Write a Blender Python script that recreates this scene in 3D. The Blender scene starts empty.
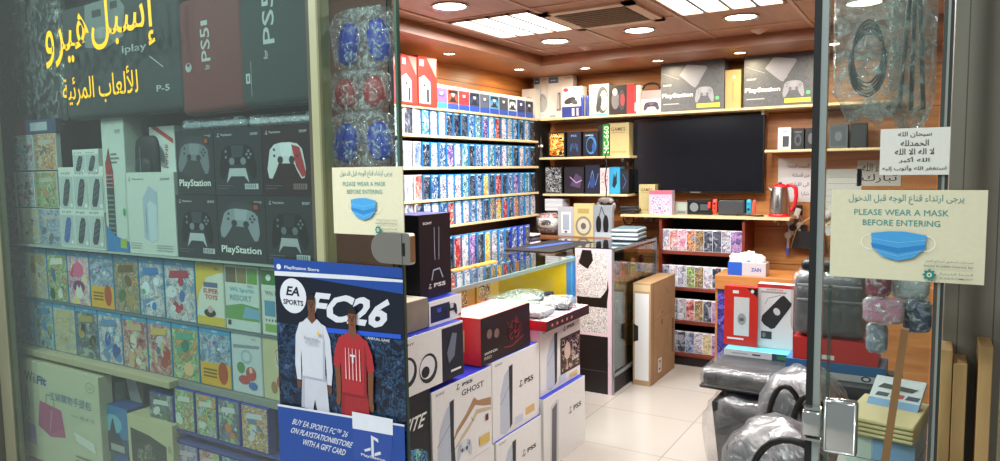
import bpy, bmesh, math, random
from mathutils import Vector, Matrix, noise
PI=math.pi
SC=bpy.context.scene; COL=SC.collection
# ---------------- camera ----------------
F=712.; PS=math.radians(31.4); PT=math.radians(4.94); RO=0.0138; EYE=Vector((0,0,1.55))
f0=Vector((-math.sin(PS),math.cos(PS),0)); r0=Vector((math.cos(PS),math.sin(PS),0)); z0=Vector((0,0,1))
FW=math.cos(PT)*f0-math.sin(PT)*z0; U0=math.sin(PT)*f0+math.cos(PT)*z0
RT=math.cos(RO)*r0-math.sin(RO)*U0; UP=math.sin(RO)*r0+math.cos(RO)*U0
cd=bpy.data.cameras.new('camera'); cam=bpy.data.objects.new('camera',cd); COL.objects.link(cam)
M3=Matrix((RT,UP,-FW)).transposed(); cam.matrix_world=Matrix.Translation(EYE)@M3.to_4x4()
cd.sensor_width=36; cd.sensor_fit='HORIZONTAL'; cd.lens=36*F/1000; cd.clip_start=.02; cd.clip_end=100
SC.camera=cam
def at(x,y,X=None,Y=None,Z=None):
    d=FW+(x-500)/F*RT+(230.5-y)/F*UP
    t=(X-EYE.x)/d.x if X is not None else (Y-EYE.y)/d.y if Y is not None else (Z-EYE.z)/d.z
    return EYE+d*t
def spanY(xl,xr,yt,yb,Y):   # a thing facing the street: X0, X1, Z0, Z1
    ym=(yt+yb)/2; xm=(xl+xr)/2
    return at(xl,ym,Y=Y).x,at(xr,ym,Y=Y).x,at(xm,yb,Y=Y).z,at(xm,yt,Y=Y).z
def spanX(xl,xr,yt,yb,X):   # a thing facing right: Y0, Y1, Z0, Z1
    ym=(yt+yb)/2; xm=(xl+xr)/2
    return at(xl,ym,X=X).y,at(xr,ym,X=X).y,at(xm,yb,X=X).z,at(xm,yt,X=X).z
# ---------------- materials ----------------
MC={}
def rgb(h):
    if isinstance(h,str):
        h=h.lstrip('#'); c=[int(h[i:i+2],16)/255 for i in (0,2,4)]
        return tuple((v/12.92 if v<=.04045 else ((v+.055)/1.055)**2.4) for v in c)+(1,)
    return tuple(h)+(1,)
def newmat(name):
    m=bpy.data.materials.new(name); m.use_nodes=True; nt=m.node_tree
    return m,nt,nt.nodes['Principled BSDF']
def M(h,rough=.5,metal=0.,emit=0,coat=0):
    k=(h,rough,metal,emit,coat)
    if k in MC: return MC[k]
    m,nt,b=newmat('paint_'+h.strip('#')); c=rgb(h)
    b.inputs['Base Color'].default_value=c; b.inputs['Roughness'].default_value=rough; b.inputs['Metallic'].default_value=metal
    b.inputs['Coat Weight'].default_value=coat
    if not emit:
        n=nt.nodes.new('ShaderNodeTexNoise'); n.inputs['Scale'].default_value=18; n.inputs['Detail'].default_value=3
        hs=nt.nodes.new('ShaderNodeHueSaturation'); hs.inputs['Color'].default_value=c
        mr=nt.nodes.new('ShaderNodeMapRange'); mr.inputs['To Min'].default_value=.93; mr.inputs['To Max'].default_value=1.05
        nt.links.new(n.outputs['Fac'],mr.inputs['Value']); nt.links.new(mr.outputs[0],hs.inputs['Value']); nt.links.new(hs.outputs[0],b.inputs['Base Color'])
    else:
        b.inputs['Emission Color'].default_value=c; b.inputs['Emission Strength'].default_value=emit
    MC[k]=m; return m
def ramp(nt,cols,const=True):
    r=nt.nodes.new('ShaderNodeValToRGB'); e=r.color_ramp.elements
    if const: r.color_ramp.interpolation='CONSTANT'
    n=len(cols)
    for i,c in enumerate(cols):
        p=c[0] if isinstance(c,tuple) else (0 if i==0 else .33+.34*i/n); h=c[1] if isinstance(c,tuple) else c
        el=e[0] if i==0 else (e[1] if i==1 else e.new(p)); el.position=p; el.color=rgb(h)
    return r
def cover(name,cols,scale=28,rough=.25,dist=1.2,const=True):
    k=('cover',name)
    if k in MC: return MC[k]
    m,nt,b=newmat('printed_'+name)
    tc=nt.nodes.new('ShaderNodeTexCoord'); oi=nt.nodes.new('ShaderNodeObjectInfo')
    ma=nt.nodes.new('ShaderNodeVectorMath'); ma.operation='MULTIPLY_ADD'
    cb=nt.nodes.new('ShaderNodeCombineXYZ'); 
    mul=nt.nodes.new('ShaderNodeMath'); mul.operation='MULTIPLY'; mul.inputs[1].default_value=37.
    nt.links.new(oi.outputs['Random'],mul.inputs[0])
    for i in range(3): nt.links.new(mul.outputs[0],cb.inputs[i])
    ma.inputs[1].default_value=(1,1,1)
    nt.links.new(tc.outputs['Object'],ma.inputs[0]); nt.links.new(cb.outputs[0],ma.inputs[2])
    n=nt.nodes.new('ShaderNodeTexNoise'); n.inputs['Scale'].default_value=scale; n.inputs['Detail'].default_value=3; n.inputs['Distortion'].default_value=dist; n.inputs['Roughness'].default_value=.6
    nt.links.new(ma.outputs[0],n.inputs['Vector'])
    r=ramp(nt,cols,const); nt.links.new(n.outputs['Fac'],r.inputs[0]); nt.links.new(r.outputs[0],b.inputs['Base Color'])
    b.inputs['Roughness'].default_value=rough
    MC[k]=m; return m
def wood(name,c1,c2,scale=(1,1,14),rough=.45,groove=None,gc='#3a1f10'):
    k=('wood',name)
    if k in MC: return MC[k]
    m,nt,b=newmat(name); tc=nt.nodes.new('ShaderNodeTexCoord'); mp=nt.nodes.new('ShaderNodeMapping'); mp.inputs['Scale'].default_value=scale
    nt.links.new(tc.outputs['Object'],mp.inputs[0])
    n=nt.nodes.new('ShaderNodeTexNoise'); n.inputs['Scale'].default_value=2.5; n.inputs['Detail'].default_value=6; n.inputs['Distortion'].default_value=.8
    nt.links.new(mp.outputs[0],n.inputs['Vector']); r=ramp(nt,[(.3,c1),(.7,c2)],False); nt.links.new(n.outputs['Fac'],r.inputs[0])
    out=r.outputs[0]
    if groove:  # (axis, spacing, width)
        sx=nt.nodes.new('ShaderNodeSeparateXYZ'); nt.links.new(tc.outputs['Object'],sx.inputs[0])
        a=nt.nodes.new('ShaderNodeMath'); a.operation='MODULO'; a.inputs[1].default_value=groove[1]
        ad=nt.nodes.new('ShaderNodeMath'); ad.operation='ADD'; ad.inputs[1].default_value=100*groove[1]+groove[3]
        nt.links.new(sx.outputs[groove[0]],ad.inputs[0]); nt.links.new(ad.outputs[0],a.inputs[0])
        l=nt.nodes.new('ShaderNodeMath'); l.operation='LESS_THAN'; l.inputs[1].default_value=groove[2]; nt.links.new(a.outputs[0],l.inputs[0])
        mx=nt.nodes.new('ShaderNodeMix'); mx.data_type='RGBA'; nt.links.new(l.outputs[0],mx.inputs[0]); nt.links.new(out,mx.inputs[6]); mx.inputs[7].default_value=rgb(gc); out=mx.outputs[2]
    nt.links.new(out,b.inputs['Base Color']); b.inputs['Roughness'].default_value=rough
    MC[k]=m; return m
def glassmat(name,tint,refl=1.0,rough=0.0,haze=0.):
    m=bpy.data.materials.new(name); m.use_nodes=True; nt=m.node_tree; nt.nodes.clear()
    o=nt.nodes.new('ShaderNodeOutputMaterial'); t=nt.nodes.new('ShaderNodeBsdfTransparent'); g=nt.nodes.new('ShaderNodeBsdfGlossy')
    t.inputs[0].default_value=rgb(tint); g.inputs['Roughness'].default_value=rough; mx=nt.nodes.new('ShaderNodeMixShader')
    f=nt.nodes.new('ShaderNodeFresnel'); ge=nt.nodes.new('ShaderNodeNewGeometry'); io=nt.nodes.new('ShaderNodeMath'); io.operation='MULTIPLY_ADD'; io.inputs[1].default_value=-.8333; io.inputs[2].default_value=1.5; nt.links.new(ge.outputs['Backfacing'],io.inputs[0]); nt.links.new(io.outputs[0],f.inputs[0]); mu=nt.nodes.new('ShaderNodeMath'); mu.operation='MULTIPLY'; mu.inputs[1].default_value=refl
    nt.links.new(f.outputs[0],mu.inputs[0]); nt.links.new(mu.outputs[0],mx.inputs[0]); nt.links.new(t.outputs[0],mx.inputs[1]); nt.links.new(g.outputs[0],mx.inputs[2])
    last=mx
    if haze:
        d=nt.nodes.new('ShaderNodeBsdfDiffuse'); d.inputs[0].default_value=(.8,.85,.83,1)  # pale diffuse mix stands in for the bright corridor's reflection
        m2=nt.nodes.new('ShaderNodeMixShader'); m2.inputs[0].default_value=haze
        nt.links.new(mx.outputs[0],m2.inputs[1]); nt.links.new(d.outputs[0],m2.inputs[2]); last=m2
    nt.links.new(last.outputs[0],o.inputs[0]); return m
def wrapmat(name,alpha,col='#e8edf0',rough=.18,scale=30,bump=.5):
    k=('wrap',name)
    if k in MC: return MC[k]
    m=bpy.data.materials.new(name); m.use_nodes=True; nt=m.node_tree; nt.nodes.clear()
    o=nt.nodes.new('ShaderNodeOutputMaterial'); t=nt.nodes.new('ShaderNodeBsdfTransparent'); g=nt.nodes.new('ShaderNodeBsdfGlossy'); d=nt.nodes.new('ShaderNodeBsdfDiffuse')
    d.inputs[0].default_value=rgb(col); g.inputs['Roughness'].default_value=rough
    n=nt.nodes.new('ShaderNodeTexNoise'); n.inputs['Scale'].default_value=scale; n.inputs['Detail'].default_value=4; n.inputs['Distortion'].default_value=1.5
    tc=nt.nodes.new('ShaderNodeTexCoord'); nt.links.new(tc.outputs['Object'],n.inputs['Vector'])
    bp=nt.nodes.new('ShaderNodeBump'); bp.inputs['Strength'].default_value=bump; bp.inputs['Distance'].default_value=.02; nt.links.new(n.outputs['Fac'],bp.inputs['Height']); nt.links.new(bp.outputs[0],g.inputs['Normal'])
    a=nt.nodes.new('ShaderNodeMixShader'); a.inputs[0].default_value=.45; nt.links.new(d.outputs[0],a.inputs[1]); nt.links.new(g.outputs[0],a.inputs[2])
    mr=nt.nodes.new('ShaderNodeMapRange'); mr.inputs['From Min'].default_value=.46; mr.inputs['From Max'].default_value=.72; mr.inputs['To Min'].default_value=alpha*.3; mr.inputs['To Max'].default_value=min(1,alpha*4.5)  # noise patches turn pale and dense: painted highlights of the wrinkles
    if name.startswith('cling') or name.startswith('loose'): mr.inputs['From Min'].default_value=.3; mr.inputs['To Min'].default_value=alpha*.7; mr.inputs['To Max'].default_value=alpha*1.5
    nt.links.new(n.outputs['Fac'],mr.inputs['Value'])
    b=nt.nodes.new('ShaderNodeMixShader'); nt.links.new(mr.outputs[0],b.inputs[0]); nt.links.new(t.outputs[0],b.inputs[1]); nt.links.new(a.outputs[0],b.inputs[2]); nt.links.new(b.outputs[0],o.inputs[0])
    MC[k]=m; return m
# ---------------- mesh builder ----------------
class MB:
    def __init__(s): s.v=[];s.f=[];s.m=[];s.mats=[];s.sm=[]
    def mi(s,m):
        if m not in s.mats: s.mats.append(m)
        return s.mats.index(m)
    def add(s,vs,fs,m,smooth=False,T=None):
        k=len(s.v); s.v+=[tuple(T@Vector(p)) if T else tuple(p) for p in vs]; i=s.mi(m)
        for f in fs: s.f.append([a+k for a in f]); s.m.append(i); s.sm.append(smooth)
        return s
    def box(s,x0,x1,y0,y1,z0,z1,m,bev=0,T=None,top=None,seg=1):
        if bev<=0:
            vs=[(x,y,z) for x in (x0,x1) for y in (y0,y1) for z in (z0,z1)]
            fs=[(0,1,3,2),(4,6,7,5),(0,4,5,1),(2,3,7,6),(0,2,6,4),(1,5,7,3)]
            s.add(vs,fs,m,False,T)
            if top: s.m[-1]=s.mi(top)
            return s
        bm=bmesh.new(); bmesh.ops.create_cube(bm,size=1)
        for v in bm.verts: v.co=Vector(((x0+x1)/2+v.co.x*(x1-x0),(y0+y1)/2+v.co.y*(y1-y0),(z0+z1)/2+v.co.z*(z1-z0)))
        bev=min(bev,.49*min(abs(x1-x0),abs(y1-y0),abs(z1-z0)))
        bmesh.ops.bevel(bm,geom=bm.edges[:],offset=bev,segments=seg,profile=.5,affect='EDGES')
        s.bm(bm,m,seg>1,T,top); return s
    def bm(s,bm,m,smooth=False,T=None,top=None):
        bm.verts.index_update(); bm.normal_update()
        k0=len(s.f); tp=[f.normal.z>.9 for f in bm.faces]
        s.add([v.co.copy() for v in bm.verts],[[v.index for v in f.verts] for f in bm.faces],m,smooth,T); bm.free()
        if top:
            ti=s.mi(top)
            for j,t in enumerate(tp):
                if t: s.m[k0+j]=ti
    def ring(s,rs,m,n=20,T=None,cap=True,smooth=True,sq=1.0):   # lathe: rs=[(r,z)]
        vs=[];fs=[]
        for r,z in rs:
            for i in range(n):
                a=2*PI*i/n; vs.append((r*math.cos(a),r*math.sin(a)*sq,z))
        for j in range(len(rs)-1):
            for i in range(n):
                a=j*n+i; b=j*n+(i+1)%n; fs.append((a,b,b+n,a+n))
        s.add(vs,fs,m,smooth,T)
        if cap:
            k=(len(rs)-1)*n; s.add([vs[i] for i in range(n)],[list(range(n))[::-1]],m,False,T); s.add([vs[k+i] for i in range(n)],[list(range(n))],m,False,T)
        return s
    def cyl(s,p,q,r,m,n=12,r2=None):
        p=Vector(p);q=Vector(q);d=q-p; T=Matrix.Translation(p)@d.to_track_quat('Z','Y').to_matrix().to_4x4()
        return s.ring([(r,0),(r if r2 is None else r2,d.length)],m,n,T)
    def tube(s,pts,r,m,n=8):
        pts=[Vector(p) for p in pts]; vs=[];fs=[]; L=len(pts); ref=Vector((0,0,1))
        for i,p in enumerate(pts):
            t=(pts[min(i+1,L-1)]-pts[max(i-1,0)]).normalized()
            if abs(t.dot(ref))>.95: ref=Vector((1,0,0)) if abs(t.x)<.9 else Vector((0,1,0))
            a=t.cross(ref).normalized(); b=t.cross(a); ref=-b if abs(b.dot(t))<.5 else ref
            rr=r[i] if isinstance(r,(list,tuple)) else r
            for k in range(n): vs.append(p+a*rr*math.cos(2*PI*k/n)+b*rr*math.sin(2*PI*k/n))
        for j in range(L-1):
            for i in range(n):
                a=j*n+i;b=j*n+(i+1)%n; fs.append((a,b,b+n,a+n))
        fs.append(list(range(n))[::-1]); fs.append([(L-1)*n+i for i in range(n)])
        return s.add(vs,fs,m,True)
    def ell(s,c,rx,ry,rz,m,n=16,T=None,e=1.,nz=0,seed=0,ns=3):   # super-ellipsoid
        vs=[];fs=[]; c=Vector(c)
        sg=lambda v:math.copysign(abs(v)**e,v)
        H=n//2
        for j in range(H+1):
            ph=-PI/2+PI*j/H
            for i in range(n):
                a=2*PI*i/n; p=Vector((sg(math.cos(ph))*sg(math.cos(a)),sg(math.cos(ph))*sg(math.sin(a)),sg(math.sin(ph))))
                k=1+nz*noise.noise(p*ns+Vector((seed,seed*.7,0))) if nz else 1
                vs.append(c+Vector((p.x*rx*k,p.y*ry*k,p.z*rz*k)))
        for j in range(H):
            for i in range(n):
                a=j*n+i;b=j*n+(i+1)%n; fs.append((a,b,b+n,a+n))
        return s.add(vs,fs,m,True,T)
    def prism(s,pts,y0,y1,m,T=None,m2=None):   # polygon in xz extruded along y
        n=len(pts); vs=[(x,y0,z) for x,z in pts]+[(x,y1,z) for x,z in pts]
        s.add(vs,[list(range(n)),[n+i for i in range(n)][::-1]],m,False,T)
        s.add(vs,[(i,i+n,(i+1)%n+n,(i+1)%n) for i in range(n)],m2 or m,False,T); return s
    def build(s,name,parent=None,loc=None,rz=None):
        me=bpy.data.meshes.new(name); me.from_pydata(s.v,[],s.f)
        for m in s.mats: me.materials.append(m)
        me.polygons.foreach_set('material_index',s.m); me.polygons.foreach_set('use_smooth',s.sm); me.update()
        o=bpy.data.objects.new(name,me); COL.objects.link(o)
        if parent: o.parent=parent
        if loc is not None: o.location=loc
        if rz is not None: o.rotation_euler.z=rz
        return o
def tag(o,label=None,cat=None,group=None,kind=None):
    if label: o['label']=label
    if cat: o['category']=cat
    if group: o['group']=group
    if kind: o['kind']=kind
    return o
def thing(name,label,cat,loc=(0,0,0),rz=0,group=None):
    o=bpy.data.objects.new(name,None); COL.objects.link(o); o.location=loc; o.rotation_euler=(0,0,rz); o.empty_display_size=.05
    return tag(o,label,cat,group)
def struct(name,mb): return tag(mb.build(name),kind='structure')
def dup(o,label,loc=None,rz=None,parent=None):
    c=o.copy(); COL.objects.link(c)
    if parent: c.parent=parent
    else:
        if loc is not None: c.location=loc
        if rz is not None: c.rotation_euler.z=rz
        if label: c['label']=label
    for ch in o.children: dup(ch,None,parent=c)
    return c
# ---------------- writing ----------------
AR={'ا':(0xFE8D,2),'أ':(0xFE83,2),'إ':(0xFE87,2),'ب':(0xFE8F,4),'ة':(0xFE93,2),'ت':(0xFE95,4),'ج':(0xFE9D,4),'ح':(0xFEA1,4),'خ':(0xFEA5,4),'د':(0xFEA9,2),'ر':(0xFEAD,2),'س':(0xFEB1,4),'ش':(0xFEB5,4),'ص':(0xFEB9,4),'ع':(0xFEC9,4),'غ':(0xFECD,4),'ف':(0xFED1,4),'ق':(0xFED5,4),'ك':(0xFED9,4),'ل':(0xFEDD,4),'م':(0xFEE1,4),'ن':(0xFEE5,4),'ه':(0xFEE9,4),'و':(0xFEED,2),'ى':(0xFEEF,2),'ي':(0xFEF1,4),'ئ':(0xFE89,4),'ء':(0xFE80,1)}
LIG={'أ':0xFEF7,'إ':0xFEF9,'ا':0xFEFB}
def arab(s):
    out='';i=0;n=len(s)
    while i<n:
        c=s[i]
        if c not in AR: out+=c;i+=1;continue
        pj=i>0 and s[i-1] in AR and AR[s[i-1]][1]==4
        if c=='ل' and i+1<n and s[i+1] in LIG:
            out+=chr(LIG[s[i+1]]+(1 if pj else 0)); i+=2; continue
        b,k=AR[c]; nj=k==4 and i+1<n and s[i+1] in AR and s[i+1]!='ء'
        out+=chr(b+((3 if nj else 1) if pj else (2 if nj else 0)) if k>1 else b); i+=1
    return out[::-1]
TC={}
def txt(s,bold):
    k=(s,bold)
    if k in TC: return TC[k]
    c=bpy.data.curves.new('t','FONT'); c.body=s; c.size=1; c.offset=bold; c.resolution_u=2
    o=bpy.data.objects.new('t',c); COL.objects.link(o); dg=bpy.context.evaluated_depsgraph_get(); dg.update()
    me=bpy.data.meshes.new_from_object(o.evaluated_get(dg)); bpy.data.objects.remove(o); bpy.data.curves.remove(c)
    vs=[v.co.copy() for v in me.vertices]; fs=[list(p.vertices) for p in me.polygons]; bpy.data.meshes.remove(me)
    if not vs: vs=[Vector((0,0,0)),Vector((1,0,0)),Vector((0,1,0))]; fs=[(0,1,2)]
    x0=min(v.x for v in vs);x1=max(v.x for v in vs);y0=min(v.y for v in vs);y1=max(v.y for v in vs)
    TC[k]=([((v.x-x0)/(x1-x0),(v.y-y0)/max(y1-y0,1e-6)) for v in vs],fs,(x1-x0)/max(y1-y0,1e-6)); return TC[k]
class Print:      # flat artwork on one face, in fractions of its width and height
    def __init__(s,w,h,inset=0): s.w=w;s.h=h;s.mb=MB();s.d=0.0004
    def poly(s,pts,m):
        s.d+=.00012; s.mb.add([(u*s.w,-s.d,v*s.h) for u,v in pts],[list(range(len(pts)))],m); return s
    def rect(s,u0,v0,u1,v1,m): return s.poly([(u0,v0),(u1,v0),(u1,v1),(u0,v1)],m)
    def ell(s,u,v,ru,rv,m,n=18,rot=0): return s.poly([(u+ru*math.cos(a)*math.cos(rot)-rv*math.sin(a)*math.sin(rot)*s.h/s.w,v+rv*math.sin(a)*math.cos(rot)+ru*math.cos(a)*math.sin(rot)*s.w/s.h) for a in [2*PI*i/n for i in range(n)]],m)
    def line(s,pts,t,m):     # stroke of thickness t metres
        P=[Vector((u*s.w,v*s.h)) for u,v in pts]
        for a,b in zip(P,P[1:]):
            d=(b-a).normalized(); n_=Vector((-d.y,d.x))*t/2; s.poly([((p.x)/s.w,(p.y)/s.h) for p in (a-n_,b-n_,b+n_,a+n_)],m)
        return s
    def text(s,t,u0,v0,u1,v1,m,bold=0.015,shear=0,vert=False):   # fitted into the rectangle
        vs,fs,_=txt(t,bold if max(map(ord,t))<0x600 else min(bold,.005)); s.d+=.00012; W=u1-u0;H=v1-v0
        if vert: P=[(u1-b*W,v0+a*H) for a,b in vs]
        elif vert is None: P=[]
        else: P=[(u0+(a+shear*b)*W,v0+b*H) for a,b in vs]
        s.mb.add([(a*s.w,-s.d,b*s.h) for a,b in P],fs,m); return s
    def build(s,parent,x0,y,z0,name='printed_front'): return s.mb.build(name,parent,(x0,y,z0))
W=M('#e9e9e6',.4); K=M('#0c0c10',.4); BL=M('#1c2f9e',.4); GR=M('#8d9096'); RD=M('#c81e20',.4)
def carton(name,label,cat,w,d,h,loc,rz=0,body=W,top=None,art=None,side=None,group=None,bev=.002,pn='printed_front'):
    """box with its base centre at loc, front along local -y"""
    t=thing(name,label,cat,loc,rz,group)
    MB().box(-w/2,w/2,-d/2,d/2,0,h,body,bev,top=top).build('box_body',t)
    if art: p=Print(w,h); art(p); p.build(t,-w/2,-d/2,0,pn)
    if side:
        sgn,fn=side; p=Print(d,h); fn(p); o=p.build(t,0,0,0,'printed_side')
        if sgn>0: o.location=(w/2,-d/2,0); o.rotation_euler.z=PI/2
        else: o.location=(-w/2,d/2,0); o.rotation_euler.z=-PI/2
    return t
def cartY(name,label,cat,px,Y,d,**k):
    X0,X1,Z0,Z1=spanY(*px,Y); z=k.pop('z',None)
    if z is not None: Z1+=z-Z0; Z0=z
    zb=k.pop('zb',None); Z0=Z0 if zb is None else zb
    return carton(name,label,cat,X1-X0,d,Z1-Z0,((X0+X1)/2,Y+d/2,Z0),0,**k)
def cartX(name,label,cat,px,X,d,**k):
    Y0,Y1,Z0,Z1=spanX(*px,X); z=k.pop('z',None)
    if z is not None: Z1+=z-Z0; Z0=z
    return carton(name,label,cat,Y1-Y0,d,Z1-Z0,(X-d/2,(Y0+Y1)/2,Z0),PI/2,**k)
def padshape(p,u,v,su,sv,m1,m2,m3=None,rot=0):   # a game controller drawn flat
    c,s_=math.cos(rot),math.sin(rot); R=lambda a,b:(u+(a*c-b*s_)*su,v+(a*s_+b*c)*sv)
    body=[(-.30,.32),(-.12,.36),(.12,.36),(.30,.32),(.42,.2),(.5,-.25),(.46,-.45),(.38,-.47),(.28,-.3),(.2,-.12),(-.2,-.12),(-.28,-.3),(-.38,-.47),(-.46,-.45),(-.5,-.25),(-.42,.2)]
    p.poly([R(a,b) for a,b in body],m1)
    p.poly([R(a,b) for a,b in [(-.17,.34),(.17,.34),(.13,.05),(-.13,.05)]],m2)
    for a in (-.15,.15): p.ell(*R(a,-.04),.075*su,.09*sv,m3 or K,12)
    for a,b in [(.3,.2),(.35,.12),(.25,.12),(.3,.04),(-.3,.2),(-.3,.06)]: p.ell(*R(a,b),.03*su,.035*sv,m3 or K,8)
def pslogo(p,u,v,s,m):
    r=p.w/p.h
    p.poly([(u-.1*s,v-.5*s*r),(u+.05*s,v-.56*s*r),(u+.05*s,v+.35*s*r),(u+.35*s,v+.25*s*r),(u+.33*s,v+.42*s*r),(u-.1*s,v+.52*s*r)],m)
    p.poly([(u-.5*s,v-.35*s*r),(u-.14*s,v-.22*s*r),(u-.14*s,v-.08*s*r),(u-.55*s,v-.25*s*r)],m); p.poly([(u+.1*s,v-.45*s*r),(u+.5*s,v-.28*s*r),(u+.45*s,v-.15*s*r),(u+.1*s,v-.3*s*r)],m)
ORD=['first','second','third','fourth','fifth','sixth','seventh','eighth','ninth','tenth','eleventh','twelfth','thirteenth','fourteenth','fifteenth','sixteenth','seventeenth','eighteenth','nineteenth','twentieth','twenty-first','twenty-second','twenty-third','twenty-fourth','twenty-fifth','twenty-sixth']
PAL={'b':('blue',['#1c3a78','#4a78b0','#121c3a','#a8bcd4','#2c5290','#d8e0ea']),'w':('white',['#e8ebee','#b9c6d8','#f4f4f4','#8a4a5a','#dfe3ea','#6d7f9a']),
'r':('red',['#7c1420','#c6303a','#2c0d12','#e7a08f','#a81c2c','#e9d8cf']),'k':('black',['#0d1018','#2a3346','#06070b','#5c6577','#1a1f2c','#9aa4b4']),
'y':('yellow',['#c79a1a','#efd75a','#6d4b12','#f6efb0','#e0b62c','#b4551c']),'o':('orange',['#a4481a','#e08a3c','#3e1a0c','#f2cf9a','#c8602a','#6a3a50']),
'p':('purple',['#3d2a6e','#7c5cb0','#1d1536','#c9b4e0','#5a3e96','#e6a8c8']),'t':('teal',['#1f7484','#6ab0b8','#123a46','#c0d8da','#3a8a98','#e8ecec']),
'g':('green',['#2f6b34','#8fb85a','#173818','#d6e4a4','#4e8f46','#7a5a30']),'s':('silver grey',['#8c94a4','#b8c0cc','#4a5160','#e4e8ec','#9aa0b8','#6a5a70']),
'n':('brown',['#5a4026','#96703e','#2c1e12','#cdb283','#75552f','#3f5a34']),'a':('pink',['#c23a78','#e88cb0','#6a2048','#f6dce6','#d0508c','#f4f0f0']),
'c':('cream',['#d8cfa4','#c2b27a','#ece6c8','#a58a4c','#dcd2a8','#8a7a50'])}
def soften(h,k=.38,g=(176,180,176)):
    v=[int(h[i:i+2],16) for i in (1,3,5)]; return '#%02x%02x%02x'%tuple(int(a*(1-k)+b*k) for a,b in zip(v,g))
def pal(c,scale=20):
    if scale==20: return cover(PAL[c][0].replace(' ','_')+'_20',PAL[c][1],20)
    if scale==24: return cover(PAL[c][0].replace(' ','_')+'_24',[soften(h,.08,(90,90,100)) for h in PAL[c][1]]+['#%02x%02x%02x'%(150,140,150)],20,.3,.8,False)
    return cover(PAL[c][0].replace(' ','_')+'_soft_%d'%scale,[soften(h) for h in PAL[c][1]]+[soften(PAL['bwgrkoy'[ord(c)%7]][1][1],.3)],scale,.3,.35,False)
# ================= ROOM =================
XW,YW,ZC=-3.15,5.72,2.40
wallwood=wood('orange_wood_laminate','#a0622f','#c28448',(.6,.6,9),.4,(2,.285,.006,.06),'#5a2f14')
ceilwood=wood('brown_ceiling_laminate','#a57a64','#b98b74',(9,1,1),.4)
beamwood=wood('honey_wood_moulding','#84533a','#a06e4c',(.8,.8,10),.38)
board=wood('pale_birch_shelf','#cdb48a','#dcc8a0',(1,6,6),.4)
redwood=wood('reddish_brown_wood','#5e2418','#7c3524',(1,1,8),.4)
mdf=wood('raw_pine_board','#a5814f','#bf9a66',(6,6,1.2),.6)
m,nt,b=newmat('cream_floor_tiles'); tc=nt.nodes.new('ShaderNodeTexCoord'); br=nt.nodes.new('ShaderNodeTexBrick'); br.offset=0
br.inputs['Color1'].default_value=rgb('#aba69f'); br.inputs['Color2'].default_value=rgb('#a6a099'); br.inputs['Mortar'].default_value=rgb('#8f8a83')
br.inputs['Scale'].default_value=1; br.inputs['Mortar Size'].default_value=.004; br.inputs['Brick Width'].default_value=.6; br.inputs['Row Height'].default_value=.6
nt.links.new(tc.outputs['Object'],br.inputs['Vector']); nt.links.new(br.outputs[0],b.inputs['Base Color']); b.inputs['Roughness'].default_value=.22; floorm=m
struct('floor',MB().box(-4.5,2.2,-1.6,6.2,-.06,0,floorm))
struct('wall_back',MB().box(XW-.1,1.4,YW,YW+.1,0,2.5,wallwood))
struct('wall_left',MB().box(XW-.1,XW,1.9,YW,0,2.5,wallwood))
struct('wall_right',MB().box(1.3,1.4,1.9,YW,0,2.5,wallwood))
struct('ceiling',MB().box(-2.62,1.4,1.42,4.92,ZC,ZC+.06,ceilwood))
# dropped cove over the shelves with its moulding
cv=MB(); cv.box(XW,-2.6,1.9,YW,2.345,2.38,beamwood); cv.box(-2.6,1.3,4.94,YW,2.345,2.38,beamwood)
struct('ceiling_cove',cv)
def fascia(name,pts): 
    mb=MB(); prof=[(0,2.40),(0,2.39),(.012,2.385),(.022,2.37),(.022,2.35),(.012,2.336),(0,2.328),(-.04,2.328),(-.04,2.40)]
    return mb,prof
mb,prof=fascia('x',0); n=len(prof)
mb.add([(-2.62+a*-1,y,z) for y in (1.9,4.94) for a,z in prof],[(i,(i+1)%n,(i+1)%n+n,i+n) for i in range(n)],beamwood)
tag(mb.build('trim_left'),kind='structure')
mb=MB(); mb.add([(x,4.92+a,z) for x in (-2.62,1.3) for a,z in prof],[(i,(i+1)%n,(i+1)%n+n,i+n) for i in range(n)],beamwood)
tag(mb.build('trim_back'),kind='structure')
tb=M('#c8a894',.35,.3); k=1
for X in (-2.45,-1.87,-1.275,-.67,-.06):
    struct('trim_%d'%k,MB().box(X-.011,X+.011,1.45,4.86,ZC-.007,ZC+.001,tb,.002)); k+=1
for Y in (4.6,4.045,3.40,2.80,2.2):
    struct('trim_%d'%k,MB().box(-2.6,1.2,Y-.006,Y+.006,ZC-.005,ZC+.001,tb,.001)); k+=1
# lights
lampE=M('#fff6ea',.5,0,9); coveE=M('#ffe9c8',.5,0,14); chr_=M('#c9c6c0',.25,.8)
def area(loc,sx,sy,pw,col=(1,.97,.93),shape='RECTANGLE',rot=(0,0,0),spread=PI):
    l=bpy.data.lights.new('lamp_light','AREA'); l.shape=shape; l.size=sx
    if shape=='RECTANGLE': l.size_y=sy
    l.energy=pw; l.color=col; l.spread=spread; o=bpy.data.objects.new('lamp_light',l); COL.objects.link(o); o.location=loc; o.rotation_euler=rot; return o
def downlight(x,y,r,zc,e,label,group,rimw=.02,pw=8,col=(1,.96,.9)):
    t=thing('ceiling_light',label,'ceiling light',(x,y,zc),0,group)
    MB().ring([(r,0),(r+rimw,0),(r+rimw,-.008),(r,-.004)],chr_,28,cap=False).build('rim',t)
    MB().ring([(0.001,-.004),(r,-.003)],e,28,cap=False).build('diffuser',t)
    area((x,y,zc-.02),r*1.8,0,pw,col,'DISK')
G='round downlights in the brown ceiling'
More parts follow.
